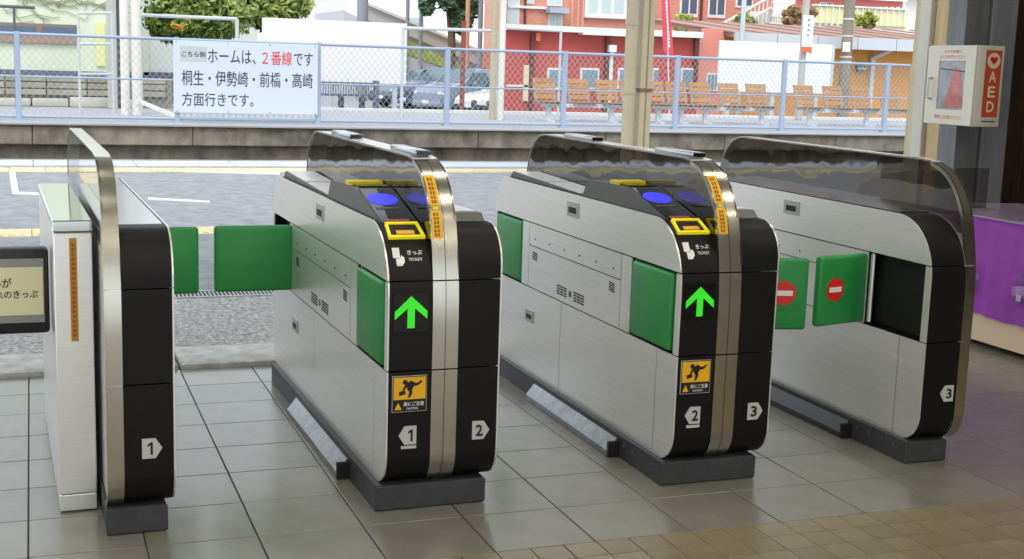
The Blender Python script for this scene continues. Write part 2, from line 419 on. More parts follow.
def make_half(gate, wd, xo, flip, raised, rear='stowed', front='stowed', flap_len=(.29, .31), swing=(0, 0), noentry=False, top_sheen='dark'):
    """one side unit of a gate, built with its passage face at x=0; flip turns it round for the other passage"""
    tr = (lambda mb: mb.xf(Matrix.Translation((xo, GL, 0)) @ Matrix.Rotation(PI, 4, 'Z'))) if flip else (lambda mb: mb.xf(Matrix.Translation((xo, 0, 0))))
    def pt(name, mb, mat, parent=gate, smooth=None, label=None): return part(name, tr(mb), mat, parent, smooth, True, label)
    T = .005
    # black housing in three tiers
    pt('upper_housing', MB().prism(clip(PROF, b0=.695), T, wd), BLACK, smooth=25)
    mid = MB().prism(clip(PROF, a1=.035, b0=.432, b1=.691), T, wd).prism(clip(PROF, a0=.40, a1=1.35, b0=.432, b1=.691), T, .05)
    mid.prism(clip(PROF, a0=.035, a1=1.70, b0=.432, b1=.691), .05, wd).prism(clip(PROF, a0=1.715, b0=.432, b1=.691), T, wd)
    pt('middle_housing', mid, BLACK, smooth=25)
    pt('lower_housing', MB().prism(clip(PROF, b1=.428), T, wd), BLACK, smooth=25)
    pt('inner_frame', MB().prism(INNER, .055, wd - .003), DARK)
    # steel skin panels, joints 4 mm
    def panel(name, **k): return pt(name, MB().prism(clip(PROF, **k), 0, T), SILVER)
    up = panel('upper_panel', b0=.695)
    panel('centre_panel', a0=.438, a1=1.316, b0=.603, b1=.691)
    vp = panel('vent_panel', a0=.438, a1=1.316, b0=.432, b1=.599)
    panel('hinge_post', a0=.355, a1=.434, b0=.432, b1=.691); panel('hinge_post', a0=1.32, a1=1.395, b0=.432, b1=.691)
    panel('edge_strip', a1=.03, b0=.432, b1=.691); panel('edge_strip', a0=1.716, b0=.432, b1=.691)
    panel('lower_panel', a1=.137, b1=.428); panel('lower_panel', a0=.141, a1=.957, b1=.428); lp = panel('lower_panel', a0=.961, b1=.428)
    for par, y0, y1, z0, z1 in ((up, .806, .947, .770, .818), (lp, 1.225, 1.35, .291, .335)):
        pl = pt('lock_plate', MB().rbox(-.003, .002, y0 + .014, y1 - .014, z0 - .004, z1 + .004, .001, 1), M('pale lock plate', 'b9b8b4', .35, .8), par)
        pt('keyhole', MB().box(-.0045, 0, y0 + .038, y1 - .034, z0 + .010, z1 - .016), DARK, par)
    for (y0, y1, z0, z1, n) in ((.484, .530, .548, .583, 4), (1.226, 1.275, .546, .580, 4)):
        v = MB()
        for i in range(n):
            z = z0 + (z1 - z0) * i / n; v.add([(-.0012, y0, z), (-.0012, y1, z + .003), (-.0012, y1, z + .008), (-.0012, y0, z + .005), (.001, y0, z), (.001, y1, z + .003), (.001, y1, z + .008), (.001, y0, z + .005)], [(0, 1, 2, 3), (0, 1, 5, 4), (1, 2, 6, 5), (2, 3, 7, 6), (3, 0, 4, 7)])
        pt('vent', v, DARK, vp)
    for y0 in (.745, .91):
        v = MB()
        for i in range(4):
            for j in range(3): v.box(-.0012, .001, y0 + j * .034, y0 + j * .034 + .028, .455 + i * .010, .4605 + i * .010)
        pt('vent', v, DARK, vp)
    pt('badge', MB().prism([(.876 + .013 * math.cos(2 * PI * i / 12), .474 + .013 * math.sin(2 * PI * i / 12)) for i in range(12)], -.0012, .001), CHAR, vp)
    b = MB()
    for i in range(6): b.ball((-.0005, .50 + i * .15, .632), .003, .004, .004, 6, 4)
    tag(pt('bolts', b, CHAR, smooth=60), kind='stuff')
    # flaps
    for which, state, ha, hb, fl, sw in (('front', front, .355, .045, flap_len[0], swing[0]), ('rear', rear, 1.395, 1.708, flap_len[1], swing[1])):
        rec = pt('flap_recess', MB().box(.0485, .0505, min(ha, hb), max(ha, hb), .434, .689), DARK)
        if state is None: continue
        f = MB().rbox(0, fl, -.016, .016, .434, .686, .012, 3)
        s = 1 if hb > ha else -1
        if state == 'stowed':
            f.xf(Matrix.Translation((.012, ha + s * .008, 0)) @ Matrix.Rotation(R_(90 * s), 4, 'Z'))
        else:
            f.xf(Matrix.Translation((.006, ha - s * .02, 0)) @ Matrix.Rotation(R_(180 + sw), 4, 'Z'))
        fo = pt('flap', f, GREEN, smooth=40)
        pt('hinge', MB().tube([(.02, ha + s * .004, .436), (.02, ha + s * .004, .686)], .009, 8), SILVER, smooth=40)
        if state == 'out' and noentry:
            fx = Matrix.Translation((.006, ha - s * .02, 0)) @ Matrix.Rotation(R_(180 + sw), 4, 'Z')
            # the mark faces the camera side
            ys = (.0165, .0175) if not flip else (-.0175, -.0165)
            pt('no_entry_mark', disc(fl * (.68 if not flip else .72), .565, .043, .043, *ys, 30).xf(fx), RED, fo)
            yb = (.0168, .0185) if not flip else (-.0185, -.0168)
            c_ = fl * (.68 if not flip else .72)
            pt('no_entry_bar', MB().box(c_ - .031, c_ + .031, *yb, .556, .574).xf(fx), WHITE, fo)
    # top
    if raised:
        hp = [(.149, .843), (.43, .917), (.60, .919), (.79, .912), (.835, .851), (.8, .84), (.2, .84)]
        pt('reader_housing', MB().prism(hp, .016, wd - .002), CHAR)
        sl = math.atan2(.074, .281)
        def slope(y0, y1, z0, z1, x0, x1): # plate on the reader slope
            mbx = MB().box(x0, x1, y0, y1, z0, z1)
            return mbx.xf(Matrix.Translation((0, .149, .843)) @ Matrix.Rotation(sl, 4, 'X'))
        rp = pt('reader_panel', slope(0, .29, -.004, .002, .022, wd - .003), GLOSSBLACK)
        n = 32; e = MB().prism([(.072 + .048 * math.cos(2 * PI * i / n), .195 + .05 * math.sin(2 * PI * i / n)) for i in range(n)], .002, .0035, 'z')
        pt('reader_lamp', e.xf(Matrix.Translation((0, .149, .843)) @ Matrix.Rotation(sl, 4, 'X')), BLUELIT, rp)
        pt('reader_bar', slope(.112, .124, .002, .0035, .034, .108), CHAR, rp)
        pt('lamp_strip', slope(.012, .026, .002, .0035, .036, .108), REDLIT, rp)
        pt('yellow_band', MB().box(.018, wd - .004, .545, .60, .916, .931), YELLOW)
        pt('cover_bar', MB().box(.03, wd - .004, .47, .545, .914, .923), GLOSSBLACK)
        pt('display_frame', MB().prism([(.86, .851), (.86, .853), (1.59, .874), (1.62, .851)], .02, wd - .004), CHAR)
        for y0, y1 in ((.875, 1.20), (1.23, 1.56)):
            za = .8535 + (y0 - .86) * .0288; zb = .8535 + (y1 - .86) * .0288
            pt('display', MB().prism([(y0, za), (y1, zb), (y1, zb + .003), (y0, za + .003)], .024, wd - .008), LCD)
        # ticket slot on the rounded front
        ring_o = [(-.055, -.036), (.057, -.036), (.049, .038), (-.050, .038)]; ring_i = [(-.046, -.027), (.047, -.027), (.041, .030), (-.043, .030)]
        cx = .074
        ro = [(a, -.004, b) for a, b in ring_o]; ri = [(a, -.004, b) for a, b in ring_i]; ro2 = [(a, .006, b) for a, b in ring_o]; ri2 = [(a, .006, b) for a, b in ring_i]
        r_ = MB().add(ro + ri + ro2 + ri2, [(i, (i + 1) % 4, (i + 1) % 4 + 4, i + 4) for i in range(4)] + [(i, i + 8, (i + 1) % 4 + 8, (i + 1) % 4) for i in range(4)] + [(i + 4, (i + 1) % 4 + 4, (i + 1) % 4 + 12, i + 12) for i in range(4)])
        mt = arcm(119, cx, .004)
        sf = pt('ticket_slot_frame', r_.xf(mt), YELLOWLIT)
        pt('ticket_slot', MB().box(-.046, .046, .001, .006, -.027, .030).xf(mt), DARK, sf)
        pt('slot_lip', MB().box(-.026, .028, -.003, .004, -.018, -.003).xf(mt), AMBER, sf)
    else:
        pt('top_cover', MB().box(.014, wd - .002, .21, 1.60, .849, .853), SILVERTOP if top_sheen == 'silver' else GLOSSBLACK)  # cover colour stands in for its reflection
    return tr

def number_plate(gate, digit, x, z, left, y=-.0035):
    w, h = .054, .056
    if left: pr = [(x + w, z), (x + w, z + h), (x + .018, z + h), (x, z + h / 2), (x + .018, z)]
    else: pr = [(x, z), (x, z + h), (x + w - .018, z + h), (x + w, z + h / 2), (x + w - .018, z)]
    p_ = part('number_plate', MB().prism(pr, y, .002, 'y'), PLATE, gate, local=True)
    nx = x + (.024 if left else .010)
    if digit == '1': nm = MB().prism([(nx + .012, z + .010), (nx + .0185, z + .010), (nx + .0185, z + .046), (nx + .013, z + .046), (nx + .004, z + .039), (nx + .004, z + .033), (nx + .012, z + .038)], y - .0006, y, 'y')
    else: nm = move(text_mb(digit, w=.023, h=.036, bold=.03), nx, y - .0004, z + .010)
    part('numeral', nm, INK, p_, local=True)
    return p_

def front_graphics(gate, x, digit):
    ap = part('arrow_panel', MB().box(x + .016, x + .122, -.003, .002, .546, .660), GLOSSBLACK, gate, local=True)
    a = [(.069, .651), (.118, .606), (.118, .583), (.080, .615), (.080, .557), (.058, .557), (.058, .615), (.020, .583), (.020, .606)]
    part('arrow', MB().prism([(x + p, q) for p, q in a], -.0045, -.002, 'y'), GREENLIT, ap, local=True)
    part('sticker_border', MB().box(x + .0165, x + .1215, -.0018, .002, .3075, .4155), PLATE, gate, local=True)
    cs = part('caution_sticker', MB().box(x + .018, x + .120, -.0025, .002, .309, .414), INK, gate, local=True)
    part('yellow_field', MB().box(x + .0205, x + .1175, -.0032, -.001, .345, .4115), SIGNYEL, cs, local=True)
    # running figure caught by a flap
    g = MB(); Y0, Y1 = -.0038, -.002
    g.prism([(x + .055 + .0075 * math.cos(2 * PI * i / 14), .397 + .0075 * math.sin(2 * PI * i / 14)) for i in range(14)], Y0, Y1, 'y')
    for poly in ([(.057, .392), (.075, .402), (.082, .385), (.072, .368), (.062, .374)], [(.075, .400), (.088, .393), (.096, .396), (.104, .402), (.107, .397), (.096, .387), (.086, .384), (.078, .386)],
                 [(.062, .376), (.072, .380), (.078, .366), (.070, .350), (.063, .351), (.068, .366)], [(.057, .392), (.062, .386), (.052, .372), (.047, .375)],
                 [(.038, .356), (.058, .362), (.054, .374), (.036, .368)]):
        g.prism([(x + p, q) for p, q in poly], Y0, Y1, 'y')
    part('pictogram', g, INK, cs, local=True)
    part('warning_triangle', MB().prism([(x + .024, .315), (x + .046, .315), (x + .035, .336)], -.0033, -.002, 'y'), SIGNYEL, cs, local=True)
    part('lettering', move(text_mb('扉にご注意', w=.062, h=.013), x + .051, -.0034, .325), WHITE, cs, local=True)
    part('lettering', move(text_mb('CAUTION', w=.034, h=.007), x + .060, -.0034, .314), WHITE, cs, local=True)
    number_plate(gate, digit, x + .038, .208, True)
    part('number_underline', MB().box(x + .046, x + .092, -.0035, .002, .196, .204), PLATE, gate, local=True)
    # ticket mark on the rounded front
    mt = arcm(147, x + .030, .0012)
    mk = MB().prism([(-.008, -.002), (.013, -.002), (.013, .030), (-.008, .030)], -.0008, .0005, 'y')
    mk.prism([(.0, -.028), (.016, -.028), (.025, -.016), (.025, -.002), (.017, .006), (.013, -.004), (.0, -.004)], -.0014, .0005, 'y')
    tk = part('ticket_mark', mk.xf(mt), WHITE, gate, local=True)
    mt2 = arcm(145, x + .066, .0014)
    part('lettering', text_mb('きっぷ', w=.045, h=.015).xf(mt2), WHITE, tk, local=True)
    part('lettering', text_mb('TICKET', w=.042, h=.009).xf(arcm(150.5, x + .067, .0016)), WHITE, tk, local=True)

def strip(gate, x0, x1):
    part('trim_lower', MB().ribbon(FRONTPATH, .014, x0, x1), SILVER2, gate, 30, True)
    part('trim_middle', MB().ribbon(MIDPATH, .014, x0, x1), SILVER2, gate, 30, True)
    return part('trim_upper', MB().ribbon(TOPPATH, .014, x0, x1), SILVER2, gate, 30, True)

def notice(gate, par, x0, x1):
    def sub(z0, z1):
        pts = []
        for i in range(9):
            z = z0 + (z1 - z0) * i / 8
            for (a, b) in zip(TOPPATH, TOPPATH[1:]):
                if a[1] <= z <= b[1]: pts.append((a[0] + (b[0] - a[0]) * (z - a[1]) / (b[1] - a[1]), z)); break
        return pts
    def out(p, d): return [(y - d, z + d * .3) for y, z in p]
    for z0, z1 in ((.905, .988), (.812, .892)):
        n = part('notice_label', MB().ribbon(out(sub(z0, z1), .0015), .001, x0 + .004, x1 - .004), NOTICE, par, 30, True)
        rows = MB()
        for i in range(6):
            za = z0 + .006 + i * (z1 - z0 - .01) / 6
            for xa in (x0 + .010, x0 + .019):
                rows.ribbon(out(sub(za, za + .0085), .0025), .0006, xa + random.uniform(0, .002), xa + .007)
        part('notice_print', rows, M('brown print', '9c5a14', .6), par, None, True)
    part('notice_triangle', MB().ribbon(out(sub(.8935, .9035), .002), .001, x0 + .012, x0 + .027), YELLOW, par, None, True)

def screen(gate, xa, xb, mat, clips=True, panes=(0, 1)):
    for s in panes:
        x = xa if s == 0 else xb - .006
        part('screen_pane', MB().prism(PANE, x, x + .006), mat, gate, 30, True)
    part('screen_cap', MB().ribbon(CAPPATH, .006, xa, xb), FROST, gate, 30, True)
    part('screen_edge', MB().ribbon([(y, z + .0012) for y, z in CAPPATH], .0035, xa - .002, xa + .004), SILVER2, gate, 30, True)
    if clips:
        for y0 in (.25, 1.075):
            c = part('sensor_clip', MB().rbox(xa + .012, xb - .012, y0, y0 + .28, 1.034, 1.052, .007, 2), SILVERTOP, gate, 30, True)
            part('clip_end', MB().box(xa + .018, xb - .018, y0 - .003, y0 + .004, 1.038, 1.050), GLOSSBLACK, c, None, True)

def base(gate, x0, x1, kick_l=True, kick_r=True, kmat=None):
    part('base', MB().box(x0, x1, .03, 1.66, 0, .078), BASE, gate, None, True)
    part('base_front', MB().rbox(x0 - .004, x1 + .004, .022, .03, .004, .076, .002, 1), BASE, gate, None, True)
    for s, on in ((-1, kick_l), (1, kick_r)):
        if not on: continue
        e = x0 if s < 0 else x1
        part('kick_plate', MB().prism([(e, .002), (e + s * .038, .002), (e + s * .038, .022), (e + s * .005, .064), (e, .064)], .36, 1.15, 'y'), kmat or M('scuffed steel', '8d9092', .35, .8, var=.25, vscale=18), gate, None, True)
        part('kick_foot', MB().box(min(e, e + s * .04), max(e, e + s * .04), .345, .36, .002, .056), DARK, gate, None, True)
        b = MB()
        for y in (.10, .16, .24, .31): b.ball((e + s * .001, y, .05), .003, .005, .005, 6, 4)
        tag(part('bolts', b, CHAR, gate, 60, True), kind='stuff')

WD, ST = .134, .080
def full_gate(x, label, dl, dr, left_kw, right_kw, rz=0):
    g = thing('ticket_gate', label, 'ticket gate', (x, 3.55, 0), R_(rz), group='automatic ticket gates')
    W = 2 * WD + ST
    make_half(g, WD, 0, False, True, **left_kw)
    make_half(g, WD, W, True, True, **right_kw)
    part('centre_frame', MB().prism(clip(INNER, a0=.03), WD, WD + ST), DARK, g, None, True)
    u = strip(g, WD + .0005, WD + ST / 2 - .001); strip(g, WD + ST / 2 + .001, WD + ST - .0005)
    notice(g, u, WD, WD + ST / 2)
    screen(g, WD + .001, WD + ST - .001, SMOKE)
    base(g, -.020, W - .03, True, True)
    front_graphics(g, 0, dl)
    number_plate(g, dr, W - .082, .208, False)
    return g
g2 = full_gate(.943, 'ticket gate with green arrow, numbers 1 and 2, a green flap across its lane', '1', '2',
               dict(rear='out', front='stowed', flap_len=(.29, .297), swing=(0, -1)), dict(rear='stowed', front='stowed'), rz=.9)
g3 = full_gate(1.880, 'ticket gate with green arrow and numbers 2 and 3, in the middle of the row', '2', '3',
               dict(rear='stowed', front='stowed'), dict(rear='out', front='stowed', flap_len=(.29, .31), swing=(0, -14), noentry=True))
# gate 4 : single unit with only a left passage face
g4 = thing('ticket_gate', 'single-sided ticket gate with number 3 and empty flap recess, nearest the purple counter', 'ticket gate', (2.82, 3.55, 0), group='automatic ticket gates')
make_half(g4, .141, 0, False, False, rear='stowed', front='out', flap_len=(.25, .29), swing=(14, 0), noentry=True, top_sheen='dark')
part('back_panel', MB().prism(clip(PROF, a0=.004, b0=.08), .141, .176), SILVER, g4, None, True)
strip(g4, .1415, .183); screen(g4, .142, .182, SMOKE, clips=False)
base(g4, -.022, .14, True, False, M('black kick plate', '2e2f33', .35))
number_plate(g4, '3', .078, .222, True)
# gate 1 : single unit with only a right passage face
g1 = thing('ticket_gate', 'single-sided ticket gate with number 1 beside the slim steel cabinet', 'ticket gate', (.166, 3.55, 0), R_(1.4), group='automatic ticket gates')
make_half(g1, .137, .182, True, False, rear='stowed', front='out', flap_len=(.262, .29), swing=(-1.5, 0), top_sheen='silver')
part('back_panel', MB().prism(clip(PROF, a0=.004, b0=.08), .007, .045), SILVER, g1, None, True)
strip(g1, .0, .0445); screen(g1, .001, .042, CLEARGL, clips=False, panes=(0,))
base(g1, .0, .158, False, False)
number_plate(g1, '1', .092, .222, False)

# slim steel cabinet and barrier box beside gate 1
cb = thing('steel_cabinet', 'slim tall brushed steel cabinet with orange notice strip beside the first gate', 'cabinet', (.046, 3.80, 0), R_(1.6))
part('cabinet_body', MB().rbox(0, .103, 0, 1.08, .055, .815, .003, 1), SILVER, cb, None, True)
part('cabinet_plinth', MB().rbox(.001, .102, .001, 1.079, .004, .052, .002, 1), SILVER, cb, None, True)
part('cabinet_top', MB().rbox(-.002, .105, -.004, 1.084, .818, .85, .003, 1), M('mirror steel', 'c9cdcf', .08, 1.0), cb, None, True)
nn = part('notice_strip', MB().box(.042, .062, -.0015, .001, .505, .80), M('orange notice strip', 'b9851f', .5), cb, None, True)
ps = MB()
for i in range(20): ps.box(.0465 + random.uniform(0, .001), .0575 - random.uniform(0, .002), -.0025, 0, .518 + i * .0136, .518 + i * .0136 + .009)
part('notice_print', ps, M('brown print', '9c5a14', .6), nn, None, True)
bx = thing('notice_barrier', 'black framed barrier panel with cream ticket notice, left of the cabinet', 'barrier', (-.45, 4.03, 0))
part('frame', MB().rbox(-.86, .034, 4.0, 4.06, .49, .745, .012, 2), M('black barrier plastic', '17161a', .4), bx, 30)
part('window', MB().box(-.80, .020, 3.997, 4.001, .525, .715), M('grey window film', '8a8d8a', .15), bx)
pp = part('notice', MB().box(-.78, P(43, 290, 3.994).x, 3.9945, 3.998, .548, .69), PAPER, bx)
r1, r2 = P(-8, 288, 3.994), P(11.5, 278, 3.994); part('lettering', move(text_mb('ルが', w=r2.x - r1.x, h=r2.z - r1.z), r1.x, 3.994, r1.z), INK, pp)
r1, r2 = P(-5, 299, 3.994), P(38, 290, 3.994); part('lettering', move(text_mb('れのきっぷ', w=r2.x - r1.x, h=r2.z - r1.z), r1.x, 3.994, r1.z), INK, pp)
part('post', MB().rbox(-.90, -.84, 3.99, 4.07, 0, .82, .006, 1), SILVER, bx, 30)

# ================================================================== FAR PLATFORM : fence and sign
FNY = 18.5
FBLUE = M('pale blue fence paint', 'a2b2c9', .5)
WIRE = M('galvanised wire', 'b4bcc2', .5, .3)
fpx = [(18, 80), (177, 85), (318, 85), (447, 90), (564, 90), (676, 95), (783, 97), (886, 98)]
fx = [P(u, v, FNY).x for u, v in fpx]
fx = [fx[0] - 4, fx[0] - 2] + fx + [fx[-1] + 2, fx[-1] + 4]
fence = thing('mesh_fence', 'pale blue chain link fence along the far platform edge', 'fence', (fx[4], FNY, FZ))
RT, RB = 1.522, .445
for i, x in enumerate(fx):
    part('post', MB().rbox(x - .035, x + .035, FNY - .035, FNY + .035, FZ, RT + .03, .006, 1), FBLUE, fence)
    part('post_foot', MB().box(x - .06, x + .06, FNY - .06, FNY + .06, FZ, FZ + .02), FBLUE, fence)
for a, b in zip(fx, fx[1:]):
    a += .035; b -= .035
    part('top_rail', MB().tube([(a, FNY, RT), (b, FNY, RT)], .021, 8), FBLUE, fence, 40)
    part('bottom_rail', MB().tube([(a, FNY, RB), (b, FNY, RB)], .019, 8), FBLUE, fence, 40)
    part('middle_rail', MB().tube([(a, FNY, .97), (b, FNY, .97)], .012, 8), FBLUE, fence, 40)
    m = MB(); h = RT - RB; p = .088; n = int((b - a + h) / p)
    for k in range(n + 1):
        for s in (1, -1):
            # 55 degree diagonals clipped to the panel
            x0 = a - h * .8 + k * p * 1.0; pts = []
            z0, z1 = RB, RT; xa, xb = x0, x0 + h * .8
            if xb <= a or xa >= b: continue
            t0 = max(0, (a - xa) / (xb - xa)); t1 = min(1, (b - xa) / (xb - xa))
            pa = (xa + (xb - xa) * t0, RB + h * t0); pb = (xa + (xb - xa) * t1, RB + h * t1)
            if s < 0: pa = (a + b - pa[0], pa[1]); pb = (a + b - pb[0], pb[1])
            m.bar((pa[0], FNY + .004 * s, pa[1]), (pb[0], FNY + .004 * s, pb[1]), .0045, .0045)
    tag(part('wire_mesh', m, WIRE, fence), kind='stuff')

SY = FNY - .055
s0 = P(173, 40, SY); s1 = P(317.5, 116, SY)
sg = thing('platform_sign', 'large white platform direction sign with Japanese lettering on the blue fence', 'sign', (s0.x, SY, s1.z))
sz1 = P(173, 40, SY).z; sz0 = P(173, 112.5, SY).z
part('board', MB().rbox(s0.x, s1.x, SY - .012, SY + .012, sz0, sz1, .004, 1), M('white sign board', 'd4dee6', .5), sg)
def srect(a0, b0, a1, b1):    # rectangle read off the sign, as fractions of the board
    W_ = s1.x - s0.x; H_ = sz1 - sz0
    return s0.x + W_ * a0, s0.x + W_ * a1, sz1 - H_ * b1, sz1 - H_ * b0
def sline(body, a0, b0, a1, b1, mat, bold=.007, dy=0):
    x0, x1, z0, z1 = srect(a0, b0, a1, b1)
    part('lettering', move(text_mb(body, w=x1 - x0, h=z1 - z0, bold=bold), x0, SY - .0135 - dy, z0), mat, sg)
x0, x1, z0, z1 = srect(.045, .075, .225, .285)
part('patch', MB().box(x0, x1, SY - .014, SY - .011, z0, z1), M('grey patch', 'c3c9cd', .6), sg)
sline('こちら側', .058, .145, .215, .225, INK, dy=.002)
sline('ホームは、', .232, .105, .560, .300, GREYINK)
sline('２番線', .605, .105, .815, .305, REDINK)
sline('です', .828, .115, .962, .305, GREYINK)
sline('桐生・伊勢崎・前橋・高崎', .055, .405, .962, .620, GREYINK)
sline('方面行きです。', .055, .715, .545, .905, GREYINK)
for a in (.02, .37, .66, .98):
    for b in (.02, .98):
        x0, x1, z0, z1 = srect(a - .004, b - .008, a + .004, b + .008)
        part('fixing', MB().box(x0, x1, SY - .016, SY - .01, z0, z1), M('zinc', '8f99a0', .4, .7), sg)

# ------------------------------------------------------------------ poles
CREAM = M('cream pole paint', 'b8ac90', .5, var=.10, vscale=6)
PWHITE = M('white pole paint', 'e6e1d8', .5, var=.06, vscale=5)
def vpole(u, v, Y, r, z0, z1, mat, label, name='pole', n=14, sq=False, bands=()):
    c = P(u, v, Y)
    t = thing(name, label, 'pole', (c.x, Y, z0))
    if sq: part('shaft', MB().rbox(c.x - r, c.x + r, Y - r, Y + r, z0, z1, r * .15, 1), mat, t)
    else: part('shaft', MB().tube([(c.x, Y, z0), (c.x, Y, z1)], r, n), mat, t, 40)
    for z in bands: part('band', MB().tube([(c.x, Y, z), (c.x, Y, z + .04)], r * 1.12, n), mat, t, 40)
    return t, c.x
PY = 10.6
vpole(630, 75, PY, .056, asph(PY), 4.2, CREAM, 'round cream pipe post behind the middle gate, left one of the pair', 'pipe_post', bands=(1.1, 1.7))
t, x = vpole(644, 75, PY + .02, .058, asph(PY), 4.2, CREAM, 'squared cream post with a seam behind the middle gate, right one of the pair', 'square_post', sq=True)
part('seam', MB().box(x - .006, x + .006, PY - .042, PY - .036, asph(PY) + .01, 4.19), M('pole seam', '8d7a58', .6), t)
part('clamp', MB().box(x - .064, x + .064, PY - .045, PY + .085, 1.12, 1.15), M('rusty clamp', '7b6a52', .6, .3), t)
t, x = vpole(918, 75, 9.2, .056, asph(9.2), 4.2, CREAM, 'round cream pipe post beside the white defibrillator box', 'pipe_post', bands=(1.05,))
part('sleeve', MB().tube([(x, 9.2, asph(9.2)), (x, 9.2, 1.43)], .066, 14), CREAM, t, 40)
canopy = struct('ceiling_canopy', MB().box(2.5, 20, 9.0, 11.2, 4.2, 4.3), CEIL)
vpole(124.8, 60, 20.4, .065, FZ, 4.5, PWHITE, 'white round pole on the far platform, left one of the pair beside the green building', 'platform_pole')
t, x = vpole(136.2, 60, 20.4, .07, FZ, 4.5, PWHITE, 'white round pole with a foot brace, right one of the pair beside the green building', 'platform_pole')
part('brace', MB().bar((x, 20.4, .62), (x + .5, 19.6, FZ + .02), .05, .05), PWHITE, t)
vpole(493.5, 60, 20.8, .055, FZ, 4.5, CREAM, 'cream round pole left of the red building, left one of a tight pair', 'platform_pole')
vpole(501.5, 60, 20.8, .06, FZ, 4.5, PWHITE, 'white round pole left of the red building, right one of a tight pair', 'platform_pole')
# pipe frames on the far platform
FR = M('grey pipe paint', 'c6ccce', .5)
def pframe(pts, label, r=.028, Y=21.2, feet=()):
    q = [P(u, v, Y) for u, v in pts]; t = thing('hoop_barrier', label, 'barrier', (q[0].x, Y, FZ))
    for a, b in zip(q, q[1:]): part('pipe', MB().tube([a, b], r, 8), FR, t, 40)
    for i in feet:
        a = q[i]; part('leg', MB().tube([(a.x, Y, FZ), a], r, 8), FR, t, 40)
    return t
pframe([(140, 15), (237, 19)], 'grey pipe frame crossing in front of the leafy tree', feet=(0, 1))
pframe([(403, 28), (497, 31)], 'grey pipe frame above the parked cars', feet=(0, 1))
pframe([(78, 13), (112, 13)], 'white pipe frame in front of the pale green building', r=.02, feet=(0, 1))
t = bpy.data.objects['hoop_barrier.002']
for v in (44, 74): part('pipe', MB().tube([P(79, v, 21.2), P(112, v, 21.2)], .02, 8), FR, t, 40)
pframe([(507, 28), (561, 31)], 'white pipe frame in front of the red building', r=.025, feet=(1,), Y=22.4)

# ------------------------------------------------------------------ benches with single seats
WOOD = M('orange bench wood', 'b07f4a', .55, var=.15, vscale=9, rnd=.06)
BSTEEL = M('grey bench steel', '8f959b', .5, .3)
WLEG = M('white bench leg', 'd5d9de', .5)
def bench(us, label):
    Y = 20.6
    cs = [P(u, 95, Y) for u in us]
    t = thing('platform_bench', label, 'bench', ((cs[0].x + cs[-1].x) / 2, Y, FZ), group='wooden slat benches on the far platform')
    part('beam', MB().box(cs[0].x - .1, cs[-1].x + .1, Y - .03, Y + .03, FZ + .24, FZ + .30), WLEG, t)
    for c in cs:
        o = Vector((c.x, Y, FZ - .08))
        fr = part('seat_frame', MB().bar(o + Vector((-.17, -.18, .40)), o + Vector((-.17, .16, .37)), .025, .03).bar(o + Vector((.17, -.18, .40)), o + Vector((.17, .16, .37)), .025, .03)
             .bar(o + Vector((-.17, .14, .36)), o + Vector((-.17, .30, .80)), .03, .025).bar(o + Vector((.17, .14, .36)), o + Vector((.17, .30, .80)), .03, .025).bar(o + Vector((-.18, .145, .375)), o + Vector((.18, .145, .375)), .03, .03), BSTEEL, t)
        part('arm_bar', MB().bar(o + Vector((-.21, -.16, .36)), o + Vector((.21, -.16, .36)), .03, .03), BSTEEL, fr)
        for k in range(4):
            yy = -.19 + k * .085
            part('slat', MB().box(c.x - .2, c.x + .2, Y + yy, Y + yy + .072, FZ + .325 - k * .007, FZ + .347 - k * .007), WOOD, fr)
        for k in range(4):
            z = .45 + k * .09; yy = .16 + (z - .36) * .36
            part('slat', MB().box(-.205, .205, -.012, .012, 0, .078).xf(Matrix.Translation((c.x, Y + yy - .02, FZ - .08 + z)) @ Matrix.Rotation(R_(-20), 4, 'X')), WOOD, fr)
    ls = cs[::2] if len(cs) > 2 else cs
    for c in ls:
        part('leg', MB().box(c.x - .035, c.x + .035, Y - .04, Y + .04, FZ + .02, FZ + .24), WLEG, t)
        part('foot', MB().box(c.x - .05, c.x + .05, Y - .2, Y + .2, FZ, FZ + .025), WLEG, t)
bench([549, 583, 612, 636], 'wooden slat bench before the red wall, farthest left of the benches')
bench([659, 682], 'short wooden slat bench partly behind the cream post pair')
bench([706, 735, 763], 'wooden slat bench in front of the blank white billboard')
bench([811, 840, 868, 897], 'wooden slat bench before the orange wall, farthest right of the benches')

# ------------------------------------------------------------------ buildings
GZ = -.45
def wall_box(t, name, u0, u1, v0, Y, depth, mat, z0=GZ, vref=60):
    a = P(u0, vref, Y); b = P(u1, vref, Y); z1 = max(P(u0, v0, Y).z, P(u1, v0, Y).z)
    a2 = P(u0 + 2.5, vref, Y + depth).x if a.x > 0 else a.x      # plan with the left side wall turned along its plot line
    return part(name, MB().prism([(a.x, Y), (b.x, Y), (max(b.x, a2 + .1), Y + depth), (a2, Y + depth)], z0, z1, 'z'), mat, t), a.x, b.x, z1
def prect(t, name, u0, v0, u1, v1, Y, th, mat, parent=None):
    a = P(u0, (v0 + v1) / 2, Y); b = P(u1, (v0 + v1) / 2, Y); um = (u0 + u1) / 2
    return part(name, MB().box(a.x, b.x, Y - th, Y + .02, P(um, v1, Y).z, P(um, v0, Y).z), mat, parent or t)
WFR = M('white window frame', 'e4e8e6', .5); PANE_M = M('window glass', '7f93a3', .1); DPANE = M('dark window glass', '5c6c80', .12); LPANE = M('pale curtained glass', 'c3d6d8', .25)
